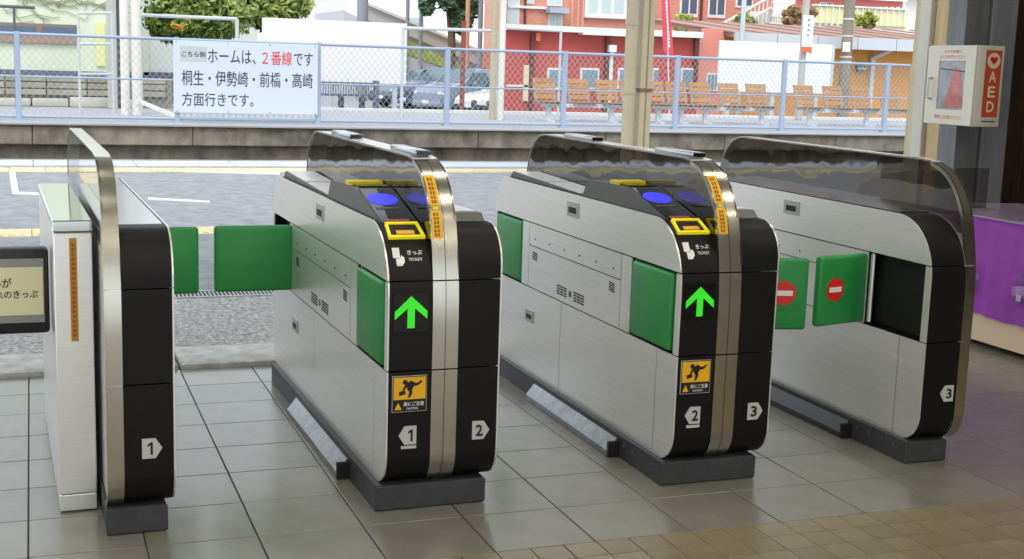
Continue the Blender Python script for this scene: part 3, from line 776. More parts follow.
def window(t, u0, v0, u1, v1, Y, pane=PANE_M, mull=1, parent=None):
    f = prect(t, 'window', u0, v0, u1, v1, Y, .06, WFR)
    du = (u1 - u0) * .09; dv = (v1 - v0) * .09
    n = mull + 1; wdt = (u1 - u0 - du * (n + 1)) / n
    for k in range(n):
        a = u0 + du + k * (wdt + du); prect(t, 'pane', a, v0 + dv, a + wdt, v1 - dv, Y, .075, pane, f)
# red building
RY = 27
REDW = M('red painted wall', 'b9524a', .7, var=.10, vscale=.7)
rb = thing('red_building', 'low red painted building with white gutter behind the benches', 'building', (P(600, 60, RY).x, RY, GZ))
wall_box(rb, 'wall', 505, 699, 33, RY, 6, REDW)
prect(rb, 'gutter', 504, 27, 640, 32.5, RY, .25, WFR); prect(rb, 'gutter', 640, 31, 698.9, 37, RY, .22, WFR); prect(rb, 'fascia', 578, 33, 640, 36, RY, .3, WFR)
BRPIPE = M('brown downpipe', '6b3b33', .6)
prect(rb, 'downpipe', 529, 34, 532.5, 112, RY, .09, BRPIPE); prect(rb, 'downpipe', 603.5, 37, 607, 112, RY, .09, BRPIPE); prect(rb, 'downpipe', 692, 38, 695.5, 105, RY, .09, BRPIPE)
prect(rb, 'vent_hood', 606, 45, 613, 52, RY, .2, WFR); prect(rb, 'vent_pipe', 607.5, 52, 611, 112, RY, .07, WFR)
prect(rb, 'lamp', 534, 33, 538, 41, RY, .15, M('orange lamp', 'd8704a', .5))
prect(rb, 'pipe_run', 506, 85, 545, 87, RY, .05, WFR)
prect(rb, 'marker_board', 523, 65, 528, 101, RY, .05, M('cream board', 'e6d3b4', .6))
for u0, u1 in ((546.5, 565), (579.5, 598), (617, 634), (652, 657), (680, 694)): window(rb, u0, 68, u1, 89, RY, mull=0)
# orange building with brown roof
OY = 27.2
ORW = M('orange painted wall', 'd99a4b', .7, var=.10, vscale=.8); SALM = M('salmon painted wall', 'e09080', .7, var=.06, vscale=.8)
ob = thing('orange_building', 'low orange and salmon building with brown sloping roof', 'building', (P(800, 60, OY).x, OY, GZ))
wall_box(ob, 'wall', 722.5, 960, 46, OY, 6, ORW); wall_box(ob, 'salmon_wall', 699.8, 722, 29, OY - .19, .6, SALM)
ea, eb = P(722.5, 36, OY), P(965, 46, OY); EZ = 2.08
zl = P(710, 36, OY).z; zr = P(910, 46.5, OY).z; EZ = (zl + zr) / 2
ROOF = M('brown roof sheet', 'a58274', .7, var=.10, vscale=1.5)
RZ = P(820, 26.5, OY + 4.5).z
rf = part('roof', MB().prism([(OY - .5, EZ), (OY + 4.5, RZ - .1), (OY + 4.5, RZ), (OY - .5, EZ + .10)], ea.x + .02, eb.x), ROOF, ob)
for i in range(14): part('roof_seam', MB().prism([(OY - .48, EZ + .10), (OY + 4.5, RZ), (OY + 4.5, RZ + .03), (OY - .48, EZ + .13)], ea.x + i * .95, ea.x + i * .95 + .04), ROOF, rf)
nfx = int((eb.x - ea.x) / 1.1)
for i in range(nfx + 1): part('fascia_panel', MB().box(ea.x + .02 + i * 1.1, ea.x + 1.10 + i * 1.1, OY - .60, OY - .5, EZ - .16, EZ + .12), M('pale gutter', 'c9ced3', .5), ob)
prect(ob, 'downpipe', 868, 58, 871.5, 108, OY, .09, M('pale gutter', 'c9ced3', .5))
a = P(882, 48, OY); b = P(870, 59, OY)
part('downpipe_elbow', MB().tube([(a.x, OY - .5, a.z), (b.x, OY - .06, b.z)], .06, 8), MATS['pale gutter'], ob, 40)
prect(ob, 'wall_vent', 856, 62, 864, 72, OY, .08, M('grey louvre', '77808a', .5)); prect(ob, 'vent_slat', 856, 64, 864, 65, OY, .10, WFR); prect(ob, 'vent_slat', 856, 68, 864, 69, OY, .10, WFR)
window(ob, 705.5, 73, 717, 91, OY - .19, mull=2)
bb = thing('billboard', 'blank white billboard standing before the orange building', 'billboard', (P(775, 60, 25.4).x, 25.4, GZ))
BW = M('blank white board', 'eef1f2', .5)
a, b = P(718.5, 66, 25.4), P(830.5, 66, 25.4); zt, zb = P(775, 42.5, 25.4).z, P(775, 92.5, 25.4).z
part('board', MB().box(a.x, b.x, 25.38, 25.44, zb, zt), BW, bb)
part('edge_frame', MB().box(b.x, b.x + .06, 25.36, 25.46, zb, zt), FR, bb)
for x in (a.x + .3, (a.x + b.x) / 2, b.x - .3): part('leg', MB().box(x - .05, x + .05, 25.44, 25.54, GZ, zt - .1), FR, bb)
# brick building on higher ground
BY = 52
BRK = bpy.data.materials.new('far brickwork'); BRK.use_nodes = True
t_ = BRK.node_tree; bn = t_.nodes.new('ShaderNodeTexBrick'); tcn = t_.nodes.new('ShaderNodeTexCoord'); mp = t_.nodes.new('ShaderNodeMapping'); mp.inputs['Rotation'].default_value = (R_(90), 0, 0)
bn.inputs['Color1'].default_value = (*lin('d68e78'), 1); bn.inputs['Color2'].default_value = (*lin('cc826e'), 1); bn.inputs['Mortar'].default_value = (*lin('ddb4a2'), 1); bn.inputs['Scale'].default_value = 3
t_.links.new(tcn.outputs['Object'], mp.inputs[0]); t_.links.new(mp.outputs[0], bn.inputs[0]); t_.links.new(bn.outputs[0], t_.nodes['Principled BSDF'].inputs['Base Color']); t_.nodes['Principled BSDF'].inputs['Roughness'].default_value = .85
br = thing('brick_building', 'tall pale red brick building with white windows behind the red building', 'building', (P(620, 30, BY).x, BY, GZ))
a, b = P(505, 20, BY), P(772, 20, BY); part('wall', MB().prism([(a.x, BY), (b.x, BY), (b.x + 2, BY + 9), (P(508, 20, BY + 9).x, BY + 9)], GZ, 7.5, 'z'), BRK, br)
window(br, 584.5, -12, 627, 16, BY, LPANE, 2); prect(br, 'sill', 583, 16, 628, 18.5, BY, .2, WFR)
window(br, 547, -14, 562, 6, BY, LPANE, 1); prect(br, 'awning', 545, 8, 564, 13.5, BY, .6, M('blue grey awning', 'aeb9c9', .6)); window(br, 547.5, 14, 562, 29, BY, LPANE, 1)
window(br, 507, -10, 519, 29, BY, LPANE, 0); prect(br, 'ledge', 507, 6, 546, 8.5, BY, .15, WFR); window(br, 525, -3, 534, 4, BY, LPANE, 0)
window(br, 680, -20, 698, 17, BY, DPANE, 1); window(br, 708, -20, 725.5, 18, BY, DPANE, 1); window(br, 736, -20, 753, 8, BY, DPANE, 1)
LAD = M('pink ladder paint', 'e6b8a8', .6)
for u in (571, 577, 582): prect(br, 'ladder_rail', u, -20, u + 1, 29, BY, .12, LAD)
for u in (524, 700, 652): prect(br, 'downpipe', u, -20, u + 1.6, 32, BY, .12, BRPIPE)
# stair with white railing beside the brick building
SYY = 37
stz = lambda u, v: P(u, v, SYY)
sp = thing('outdoor_stair', 'white railed outdoor stair rising beside the brick building', 'stair', (stz(750, 25).x, SYY, GZ))
A0, B0 = stz(717, 27), stz(772, -4)
part('stringer', MB().prism([(A0.x, A0.z - .45), (B0.x, B0.z - .45), (B0.x, B0.z - .9), (A0.x, A0.z - .9)], SYY, SYY + 1.2, 'y'), M('stair concrete', 'b8b6b0', .8), sp)
part('hand_rail', MB().tube([A0, B0], .045, 8), PWHITE, sp, 40); part('lower_rail', MB().tube([A0 - Vector((0, 0, .35)), B0 - Vector((0, 0, .35))], .03, 8), PWHITE, sp, 40)
for k in range(14):
    q = A0.lerp(B0, k / 13); part('baluster', MB().tube([q - Vector((0, 0, .8)), q], .022, 6), PWHITE, sp)
part('landing', MB().box(B0.x, stz(800, 5).x, SYY, SYY + 2, B0.z - .9, B0.z - .6), MATS['stair concrete'], sp)
xr0, xr1 = B0.x, stz(790, 5).x
for k in range(9):
    x = xr0 + (xr1 - xr0) * k / 8; part('baluster', MB().tube([(x, SYY, stz(785, 25).z), (x, SYY, B0.z + .2)], .022, 6), PWHITE, sp)
for v in (3, 10, 17, 24): part('landing_rail', MB().tube([(xr0, SYY, stz(785, v).z), (xr1, SYY, stz(785, v).z)], .025, 6), PWHITE, sp)
# right hand terrace
TYY = 38
tr_ = thing('terrace_wall', 'pale yellow railed terrace wall above the brown roof', 'terrace', (P(860, 20, TYY).x, TYY, GZ))
YW = M('pale yellow panel', 'e3dfa6', .7, var=.08, vscale=1); wall_box(tr_, 'wall', 812, 912, 25, TYY, 2, M('pale plaster', 'e2ddd0', .8))
prect(tr_, 'panel', 812, 9, 905, 25, TYY, .08, YW)
for u in range(812, 908, 6): prect(tr_, 'rail_post', u, 7, u + .8, 26, TYY, .14, WFR)
prect(tr_, 'top_rail', 812, 6.5, 906, 8, TYY, .16, WFR)
uh = thing('upper_house', 'pinkish red house with a small window above the yellow terrace', 'house', (P(850, 5, 44).x, 44, GZ))
wall_box(uh, 'wall', 795, 903, -25, 44, 6, M('pinkish red wall', 'd9776c', .7, var=.06), vref=5)
window(uh, 819, 2.5, 831.5, 10, 44, DPANE, 1); prect(uh, 'eave', 795, -3, 903, -1, 44, .3, WFR)
wh = thing('white_house', 'far white house at the right behind the terrace', 'house', (P(925, 5, 48).x, 48, GZ)); wall_box(wh, 'wall', 904, 990, -20, 48, 6, M('white plaster', 'e8e6e2', .8), vref=5); prect(wh, 'eave', 903, -6, 992, -2, 48, .4, FR)

# left side : pale green building, block wall, posts
LY = 26
GRW = M('pale green wall', 'd9e0c8', .8, var=.07, vscale=.9, bump=.1, bscale=8)
gb_ = thing('green_building', 'pale green rendered building with dark plinth at the left', 'building', (P(70, 60, LY).x, LY, GZ))
a, b = P(-120, 60, LY), P(112, 60, LY); part('wall', MB().box(a.x, b.x, LY, LY + 7, GZ, 4.6), GRW, gb_)
prect(gb_, 'plinth', -120, 69, 112, 76, LY, .05, M('dark blue grey plinth', '5f6478', .7))
f = prect(gb_, 'window_frame', -4, 23.5, 78, 43, LY, .05, M('brown window frame', '8d766a', .6))
prect(gb_, 'pane', -4, 26, 36, 33, LY, .06, DPANE, f); prect(gb_, 'pane', 42, 27, 76, 33.5, LY, .06, DPANE, f)
prect(gb_, 'sill_band', -4, 36, 78, 43, LY, .07, M('brown sill', 'a08376', .7), f)
prect(gb_, 'door_panel', 96, 23, 105, 66, LY, .05, M('pale yellow door', 'e0e09c', .6))
VN = M('dry vine', '8f8f70', .8)
vm = MB()
for k in range(26):
    p = P(random.uniform(0, 108), random.uniform(0, 12), LY - .03); q = [p]
    for _ in range(5): q.append(q[-1] + Vector((random.uniform(-.05, .28), 0, random.uniform(-.12, .12))))
    vm.tube(q, .008, 4)
tag(part('vines', vm, VN, gb_), kind='stuff')
gw = thing('white_building', 'white building behind the leafy tree', 'building', (P(200, 20, 34).x, 34, GZ))
wall_box(gw, 'wall', 118, 258, -60, 34, 6, M('white wall', 'dfe3e0', .8, var=.04), vref=20); wall_box(gw, 'plinth', 118, 258, 75, 33.9, .1, M('dark blue grey plinth', '5f6478', .7))
prect(gw, 'green_corner', 142, -50, 148, 75, 34, .1, GRW)
# block wall
BLK = M('grey concrete block', '9d998a', .9, var=.22, vscale=3, rnd=.12, bump=.3, bscale=20)
bw = struct('wall_blocks', MB().box(P(-80, 90, 23.1).x, P(172, 90, 23.1).x, 23.06, 23.2, FZ, P(60, 76, 23.1).z), M('mortar', '8a867a', .9))
zt = P(60, 75.5, 23.1).z; xb0 = P(-80, 90, 23.1).x; xb1 = P(172, 90, 23.1).x
rows = 3; rh = (zt - .58) / rows; bl = .64
blm = MB().rbox(.008, bl - .008, 0, .1, .008, rh - .008, .01, 1).mesh('block', BLK)
for r in range(rows):
    for k in range(int((xb1 - xb0) / bl)):
        o = bpy.data.objects.new('block', blm); COL.objects.link(o); o.parent = bw; o.location = (xb0 + k * bl + (r % 2) * .0, 23.0 + random.uniform(-.008, .008), .58 + r * rh)
STN = M('pale footing stone', 'c5c2b4', .9, var=.12, vscale=5, rnd=.06, bump=.3, bscale=20)
x = xb0
while x < xb1 - .5:
    L = random.uniform(.4, .7); part('footing_stone', MB().rbox(x, x + L - .02, 22.9, 23.1, FZ, .575 - random.uniform(0, .05), .03, 2), STN, bw, 40); x += L
vpole(112, 60, 22.6, .075, FZ, 4.6, M('grey concrete pole', 'b9b8b0', .8, var=.1), 'grey square concrete post before the block wall', 'concrete_post', sq=True)
vpole(117.5, 60, 22.8, .045, FZ, 4.6, M('dark steel', '5b5d63', .6), 'thin dark steel post beside the grey concrete post', 'steel_post')
vpole(15.5, 60, 22.3, .02, FZ, 1.98, M('dark steel', '5b5d63', .6), 'thin dark post with a short crossbar before the green building', 'crossbar_post')
t = bpy.data.objects['crossbar_post']; a = P(0, 8.5, 22.3); b = P(35, 9.5, 22.3)
part('crossbar', MB().tube([(a.x, 22.3, 1.98), (b.x, 22.3, 1.98)], .025, 8), MATS['dark steel'], t)

# plain white panel behind the sign
wp = thing('white_hoarding', 'plain white hoarding panel behind the platform sign', 'hoarding', (P(335, 50, 25).x, 25, GZ))
a, b = P(262.5, 50, 25), P(406.5, 50, 25); zt = P(335, 20.5, 25).z; zb = P(335, 82.5, 25).z
part('panel', MB().box(a.x, b.x, 25, 25.06, zb, zt), M('hoarding white', 'ece9ea', .6), wp)
for x in (a.x + .2, (a.x + b.x) / 2, b.x - .2): part('leg', MB().box(x - .04, x + .04, 25.06, 25.14, GZ, zt - .05), FR, wp)
# dark railing with picket bars
rl = thing('picket_railing', 'dark low picket railing under the white hoarding', 'railing', (P(350, 95, 24.2).x, 24.2, GZ))
DKR = M('dark railing paint', '5c6478', .6)
a, b = P(318, 95, 24.2), P(376, 95, 24.2); z1 = P(345, 83, 24.2).z; z0 = P(345, 95, 24.2).z
for z in (z0, z1): part('rail', MB().box(a.x, b.x, 24.18, 24.22, z - .02, z + .02), DKR, rl)
for k in range(24):
    x = a.x + (b.x - a.x) * k / 23; part('bar', MB().box(x - .008, x + .008, 24.19, 24.21, z0 if k % 23 else GZ, z1), DKR, rl)
part('end_post', MB().box(b.x - .05, b.x + .05, 24.15, 24.25, GZ, z1 + .06), DKR, rl)
BOL = M('dark bollard', '4d4f58', .6)
for u, v0, lb in ((341, 97, 'dark round-topped bollard under the white hoarding, left one'), (362, 98, 'dark round-topped bollard under the white hoarding, right one'), (474, 102, 'dark bollard in front of the white car, left one'), (489, 103, 'dark bollard in front of the white car, right one')):
    c = P(u, v0, 24.6); solo('bollard', MB().tube([(c.x, 24.6, GZ), (c.x, 24.6, c.z)], .06, 10).ball((c.x, 24.6, c.z), .06, .06, .05, 10, 6), BOL, lb, 'bollard', 40, 'bollards beside the car park')
# sloping road parapet
RYY = 62
rp_ = thing('sloping_parapet', 'grey concrete parapet of a road sloping down behind the cars', 'parapet', (P(430, 50, RYY).x, RYY, GZ))
PAR = M('pale grey parapet', 'bab7b6', .8, var=.05, vscale=.5)
def ppoly(uv, Y): return [(P(u, v, Y).x, P(u, v, Y).z) for u, v in uv]
part('parapet', MB().prism(ppoly([(360, 4), (366, 4), (495, 58), (495, 72), (407, 35), (360, 17)], RYY), RYY, RYY + .6, 'y'), PAR, rp_)
part('cap', MB().prism(ppoly([(360, 2.5), (367, 2.5), (496, 56.5), (496, 59), (366, 5), (360, 5)], RYY), RYY - .2, RYY + .8, 'y'), M('parapet cap', 'd3d1d0', .8), rp_)
part('road_edge', MB().prism(ppoly([(345, 10), (360, 17), (407, 35), (495, 72), (495, 120), (345, 120)], RYY), RYY + .3, RYY + 7, 'y'), M('pale road concrete', 'c7c6cb', .85), rp_)
gv = solo('grass_bank', MB().prism(ppoly([(406, 40), (418, 46), (458, 66), (462, 74), (420, 60), (406, 54)], RYY - .5), RYY - .9, RYY + .25, 'y'), M('verge grass', '93a34a', .9, var=.3, vscale=2, bump=.6, bscale=6), 'strip of green grass bank under the sloping parapet', 'grass')
solo('lower_bank', MB().prism(ppoly([(405, 56), (462, 76), (500, 82), (500, 108), (380, 108), (380, 70)], RYY - 3), RYY - 3.6, RYY - 1, 'y'), M('pale road concrete', 'c7c6cb', .85), 'pale concrete slope below the grass bank', 'slope')
fb = thing('distant_building', 'distant pale blue roofed building behind the parapet', 'building', (P(410, 20, 110).x, 110, GZ)); wall_box(fb, 'wall', 402, 424, 18, 110, 8, M('distant blue', 'b7c6d6', .8), vref=20)
fb = thing('distant_white_building', 'distant white building above the hoarding', 'building', (P(310, 10, 80).x, 80, GZ)); wall_box(fb, 'wall', 292, 348, -30, 80, 10, M('distant white', 'e2e2e4', .8), vref=10)
for u, lb in ((407.5, 'thin grey mast left of the evergreen tree, left one'), (421, 'thin grey mast left of the evergreen tree, right one')):
    vpole(u, 20, 58, .09, GZ, 9, M('mast grey', '8d9298', .6), lb, 'mast')
vpole(362.5, 20, 57, .25, GZ, 9, M('mast grey', '8d9298', .6), 'thick grey utility pole at the top of the sloping parapet', 'utility_pole')
vpole(463, 60, 24.3, .05, GZ, 2.13, M('rust brown post', '8a4a3c', .7, var=.2), 'rust brown steel post in front of the parked cars', 'rusty_post')
vpole(480, 40, 54.5, .11, GZ, 9, M('mast grey', '8d9298', .6), 'grey utility pole beside the pink strip of building', 'utility_pole')
t, x = vpole(468, 10, 53.5, .10, GZ, 9, M('pinkish pole', 'c99a80', .7), 'thin pinkish pole right of the evergreen tree', 'utility_pole')
pk = thing('pink_building', 'narrow view of a pinkish brick building beside the cream poles', 'building', (P(495, 20, 48).x, 48, GZ)); wall_box(pk, 'wall', 484, 503.5, -40, 50.6, 2, M('pinkish brick', 'd6a291', .85, var=.06), vref=20); wall_box(pk, 'lower_wall', 484, 503.5, 50, 50.4, .2, M('darker brick', 'b9705c', .85, var=.15, vscale=2), vref=20)

# right side poles, banner
t, x = vpole(802.5, 60, 23.0, .055, FZ, 4.6, M('grey concrete pole', 'b9b8b0', .8, var=.1), 'slim grey square post with a hanging station name strip', 'sign_post', sq=True)
a = P(803.5, 15, 22.9); b = P(811, 47, 22.9)
st = part('name_strip', MB().box(a.x, b.x, 22.86, 22.9, b.z, a.z), BW, t); part('strip_tip', MB().prism([(a.x, b.z), (b.x, b.z), (b.x, b.z - .13), ((a.x + b.x) / 2, b.z - .09), (a.x, b.z - .13)], 22.86, 22.9, 'y'), M('orange tip', 'e0714a', .6), t)
for k in range(4): part('strip_mark', MB().box((a.x + b.x) / 2 - .025, (a.x + b.x) / 2 + .025, 22.855, 22.862, a.z - .12 - k * .1, a.z - .07 - k * .1), M('pale blue print', '8fa3c8', .6), st)
t, x = vpole(846.5, 50, 26.2, .125, GZ, 5, M('weathered pole', '8c8577', .8, var=.2, vscale=3), 'thick weathered utility pole before the orange wall', 'utility_pole')
for v in (19, 36, 57, 62): z = P(846, v, 26.2).z; part('band', MB().tube([(x, 26.2, z - .02), (x, 26.2, z + .02)], .135, 14), M('pale band', 'd2d0c9', .6), t, 40)
a = P(843.5, 42, 26.06); b = P(849.5, 52, 26.06); part('plate', MB().box(a.x, b.x, 26.05, 26.08, b.z, a.z), BW, t)
t, x = vpole(743, 20, 26.35, .055, GZ, 5, M('pale blue pole', 'c3cfd6', .6), 'pale blue pole rising behind the white billboard', 'pale_pole')
bn_ = thing('banner', 'tall red banner flag with white print on a thin pole', 'banner', (P(668, 60, 22.2).x, 22.2, FZ))
a = P(672.5, 60, 22.2)
part('pole', MB().tube([(a.x, 22.2, FZ), (P(664, -10, 22.2).x, 22.2, 3.4)], .014, 8), M('white pole', 'dadada', .5), bn_, 40)
fl = [P(u, v, 22.22) for u, v in ((661, -12), (668, -12), (670.5, 25), (673, 56), (668, 59), (662.5, 50), (661.5, 20))]
part('flag', MB().prism([(p.x, p.z) for p in fl], 22.19, 22.205, 'y'), M('red banner cloth', 'd9505e', .7, var=.1, vscale=3), bn_)
wm = MB()
for k in range(16): q = P(665.2 + k * .26, -8 + k * 3.6, 22.19); wm.box(q.x - .012, q.x + .018, 22.184, 22.19, q.z - .022, q.z + .022)
part('flag_print', wm, WHITE, bn_)
part('weight_base', MB().tube([(a.x, 22.2, FZ), (a.x, 22.2, FZ + .1)], .16, 14), M('white pole', 'dadada', .5), bn_, 40)

# ------------------------------------------------------------------ trees and shrubs
def foliage(c, rx, ry, rz, n, leaf, blobs=12, seed=1):
    rnd = random.Random(seed); m = MB(); c = Vector(c); cs = []
    for _ in range(blobs):
        d = Vector((rnd.gauss(0, 1), rnd.gauss(0, 1), rnd.gauss(0, 1))).normalized() * rnd.uniform(.35, .85)
        cs.append((c + Vector((d.x * rx, d.y * ry, d.z * rz)), rnd.uniform(.24, .42)))
    vs, fs = [], []
    for i in range(n):
        q, s = cs[rnd.randrange(blobs)]
        d = Vector((rnd.gauss(0, 1), rnd.gauss(0, 1), rnd.gauss(0, 1))).normalized() * (rnd.random() ** .4) * s
        p = q + Vector((d.x * rx, d.y * ry, d.z * rz))
        a = Vector((rnd.gauss(0, 1), rnd.gauss(0, 1), rnd.gauss(0, 1))).normalized(); b = a.orthogonal().normalized()
        L = leaf * rnd.uniform(.6, 1.3); k = len(vs)
        vs += [p - a * L, p + b * L * .45, p + a * L, p - b * L * .45]; fs.append((k, k + 1, k + 2, k + 3))
    return m.add(vs, fs)
def leafmat(name, c1, c2): return M(name, c1, .6, var=.5, vscale=3, col2=c2, detail=2)
BARK = M('bark', '6b5a48', .9, var=.3, vscale=8)
def tree(u, v, Y, rpx, rz_px, n, leaf, mat, label, name, trunk=.12, seed=1, cat='tree', accent=None):
    c = P(u, v, Y); sc = Y / F * 1.06; rx = rpx * sc; rz = rz_px * sc
    t = thing(name, label, cat, (c.x, Y, GZ if Y > 23.6 else FZ))
    part('crown', foliage(c, rx, rx * .8, rz, n, leaf, 16, seed), mat, t)
    z0 = t.location.z
    tr_ = part('trunk', MB().tube([(c.x, Y, z0), (c.x + .05, Y, (z0 + c.z) / 2), (c.x, Y, c.z)], trunk, 8, trunk * .5), BARK, t, 40)
    r = random.Random(seed)
    for k in range(7):
        a = Vector((c.x, Y, z0 + (c.z - z0) * r.uniform(.5, .95))); e = c + Vector((r.uniform(-.7, .7) * rx, r.uniform(-.5, .5) * rx, r.uniform(-.5, .6) * rz))
        part('branch', MB().tube([a, a.lerp(e, .5) + Vector((0, 0, .1)), e], trunk * .35, 6, .01), BARK, tr_, 40)
    if accent: part('orange_leaves', foliage(P(*accent, Y - rx * .8), .16, .1, .16, 60, .05, 3, seed + 5), M('orange leaves', 'd8a03a', .6), t)
    return t
LF1 = leafmat('broad leaves', '365f28', 'adb862'); LF2 = leafmat('dark evergreen leaves', '2f5a3c', '7fa081'); LF3 = leafmat('hedge leaves', '7f9a3c', 'd0c46a'); LF4 = leafmat('reddish shrub leaves', '8a7a4a', 'c49a7a')
tree(226, -6, 29.5, 80, 58, 17000, .095, LF1, 'leafy green tree with a few orange leaves behind the sign', 'broadleaf_tree', .13, 3, accent=(176, 27))
tree(452, -8, 56, 32, 48, 14000, .16, LF2, 'dark evergreen tree above the parked cars', 'evergreen_tree', .25, 5)
def shrub(u, v, Y, rpx, rz, mat, label, seed, z0=None, n=1500):
    c = P(u, v, Y); sc = Y / F * 1.06
    t = thing('shrub', label, 'shrub', (c.x, Y, GZ))
    part('foliage', foliage(c, rpx * sc, rpx * sc * .7, rz * sc, n, .09, 9, seed), mat, t)
    part('stem', MB().tube([(c.x, Y, GZ), (c.x, Y, c.z)], .08, 6), BARK, t)
shrub(686, 25, 38, 16, 12, LF3, 'yellow green shrub above the red wall beside the banner', 11)
shrub(745, 21, 36, 18, 8, LF1, 'low green shrub behind the salmon wall under the stair', 12)
shrub(800, 17, 35, 22, 15, LF4, 'reddish green shrub behind the sign post', 13, n=2200)
shrub(866, 20, 35, 17, 10, LF3, 'yellow green shrub right of the thick utility pole', 14, n=1900)

# ------------------------------------------------------------------ parked cars
TYRE = M('tyre', '1e1e20', .8); RIM = M('wheel rim', 'b9bcc0', .3, .8); CGL = M('car glass', '4b5d66', .08); HEADL = M('headlamp', 'dfe6ea', .1); TRIM = M('car black trim', '1b1c1f', .5)
def car(c, rz, col, label, L=4.3, W=1.7, H=1.5, van=False):
    paint = M('car paint ' + col, col, .22, .15)
    t = thing('parked_car', label, 'car', c, rz, 'cars in the car park')
    h = L / 2
    # nose points to +x ; sections: x, half width, bottom, top
    if van: up = [(-h, .62), (-h + .05, H * .97), (-h + .4, H), (h - 1.9, H), (h - .95, H * .67), (h - .2, H * .58), (h, H * .45)]
    else: up = [(-h, .60), (-h + .10, H * .66), (-h + .55, H * .70), (-h + 1.05, H * .97), (-h + 1.6, H), (h - 2.0, H * .98), (h - 1.2, H * .67), (h - .25, H * .56), (h, H * .42)]
    def top(x, pts):
        for a, b in zip(pts, pts[1:]):
            if a[0] <= x <= b[0]: return a[1] + (b[1] - a[1]) * (x - a[0]) / (b[0] - a[0])
        return pts[-1][1]
    belt = H * .62; secs = []; n = 22
    for i in range(n + 1):
        x = -h + L * i / n; zt = top(x, up); e = abs(x) / h
        wb = W / 2 * (1 - .10 * e ** 6) * (1 if e < .97 else .96)
        zb = .22 + (.10 if e > .9 else 0); zm = min(belt, zt - .02)
        wt = wb * (1 - .24 * max(0, zt - belt) / (H - belt)) if zt > belt else wb * .93
        secs.append([(x, -wb * .92, zb), (x, -wb, zb + .15), (x, -wb, (zb + zm) / 2 + .1), (x, -wb * .97, zm), (x, -wt, zt - .03), (x, -wt * .8, zt), (x, wt * .8, zt), (x, wt, zt - .03), (x, wb * .97, zm), (x, wb, (zb + zm) / 2 + .1), (x, wb, zb + .15), (x, wb * .92, zb)])
    m = MB(); k = 12; fs = []
    for i in range(n):
        for j in range(k): fs.append((i * k + j, i * k + (j + 1) % k, (i + 1) * k + (j + 1) % k, (i + 1) * k + j))
    fs += [tuple(range(k)), tuple(range(n * k, n * k + k))]
    body = part('body', m.add([p for s in secs for p in s], fs), paint, t, 40, True)
    # windscreen, rear and side glass
    xa, xb = (h - 1.86, h - 1.0) if van else (h - 1.96, h - 1.26)
    za, zb_ = top(xa, up) + .012, top(xb, up) + .015
    part('windscreen', MB().add([(xa, -W * .31, za), (xa, W * .31, za), (xb, W * .41, zb_), (xb, -W * .41, zb_), (xa, -W * .31, za - .03), (xa, W * .31, za - .03), (xb, W * .41, zb_ - .03), (xb, -W * .41, zb_ - .03)], [(0, 1, 2, 3), (4, 5, 6, 7), (0, 1, 5, 4), (1, 2, 6, 5), (2, 3, 7, 6), (3, 0, 4, 7)]), CGL, t, None, True)
    for s in (-1, 1):
        for w0, w1 in ((-h + (.25 if van else 1.0), -.35), (-.27, h - 1.55)):
            zz = H * .92
            part('side_window', MB().add([(w0, s * W * .488, belt + .03), (w1 + (.45 if w1 > 0 else 0), s * W * .488, belt + .03), (w1, s * W * .405, zz), (w0 + .2, s * W * .405, zz), (w0, s * W * .46, belt + .03), (w1 + (.45 if w1 > 0 else 0), s * W * .46, belt + .03), (w1, s * W * .38, zz), (w0 + .2, s * W * .38, zz)],
                 [(0, 1, 2, 3), (4, 5, 6, 7), (0, 1, 5, 4), (1, 2, 6, 5), (2, 3, 7, 6), (3, 0, 4, 7)]), CGL, t, None, True)
        for wx in (-h + .8, h - .85):
            wh_ = part('wheel', MB().tube([(wx, s * (W / 2 - .16), .31), (wx, s * (W / 2 + .02), .31)], .31, 18), TYRE, t, 40, True)
            part('rim', MB().tube([(wx, s * (W / 2 - .05), .31), (wx, s * (W / 2 + .03), .31)], .19, 12), RIM, wh_, 40, True)
        part('headlamp', MB().ball((h - .14, s * W * .36, H * .44), .16, .18, .08, 10, 6), HEADL, t, 60, True)
        part('mirror', MB().rbox(h - 1.5, h - 1.35, s * W * .5 - .04 + s * .08, s * W * .5 + .08 + s * .06, belt + .02, belt + .16, .03, 2), paint, t, 40, True)
    part('bumper', MB().rbox(h - .12, h + .05, -W * .44, W * .44, .25, .45, .04, 2), TRIM if not van else paint, t, 40, True)
    part('number_plate', MB().box(h + .05, h + .06, -.17, .17, .35, .47), HEADL, t, None, True)
def cpos(u, v, Y): p = P(u, v, Y); return (p.x, Y, GZ)
CARY = 40
car(cpos(423, 100, 50.2), R_(-155), '6f7a80', 'dark grey parked car, leftmost of the row', van=False)
car(cpos(447, 100, 47.7), R_(-155), '3d4766', 'navy blue parked wagon behind the fence post', H=1.62, van=True)
car(cpos(471, 100, 45.2), R_(-155), '8a93a6', 'blue grey parked car beside the rust brown post', H=1.6, van=True)
car(cpos(515, 104, 42), R_(-155), 'e4e4e2', 'white parked car, rightmost of the row', H=1.35)

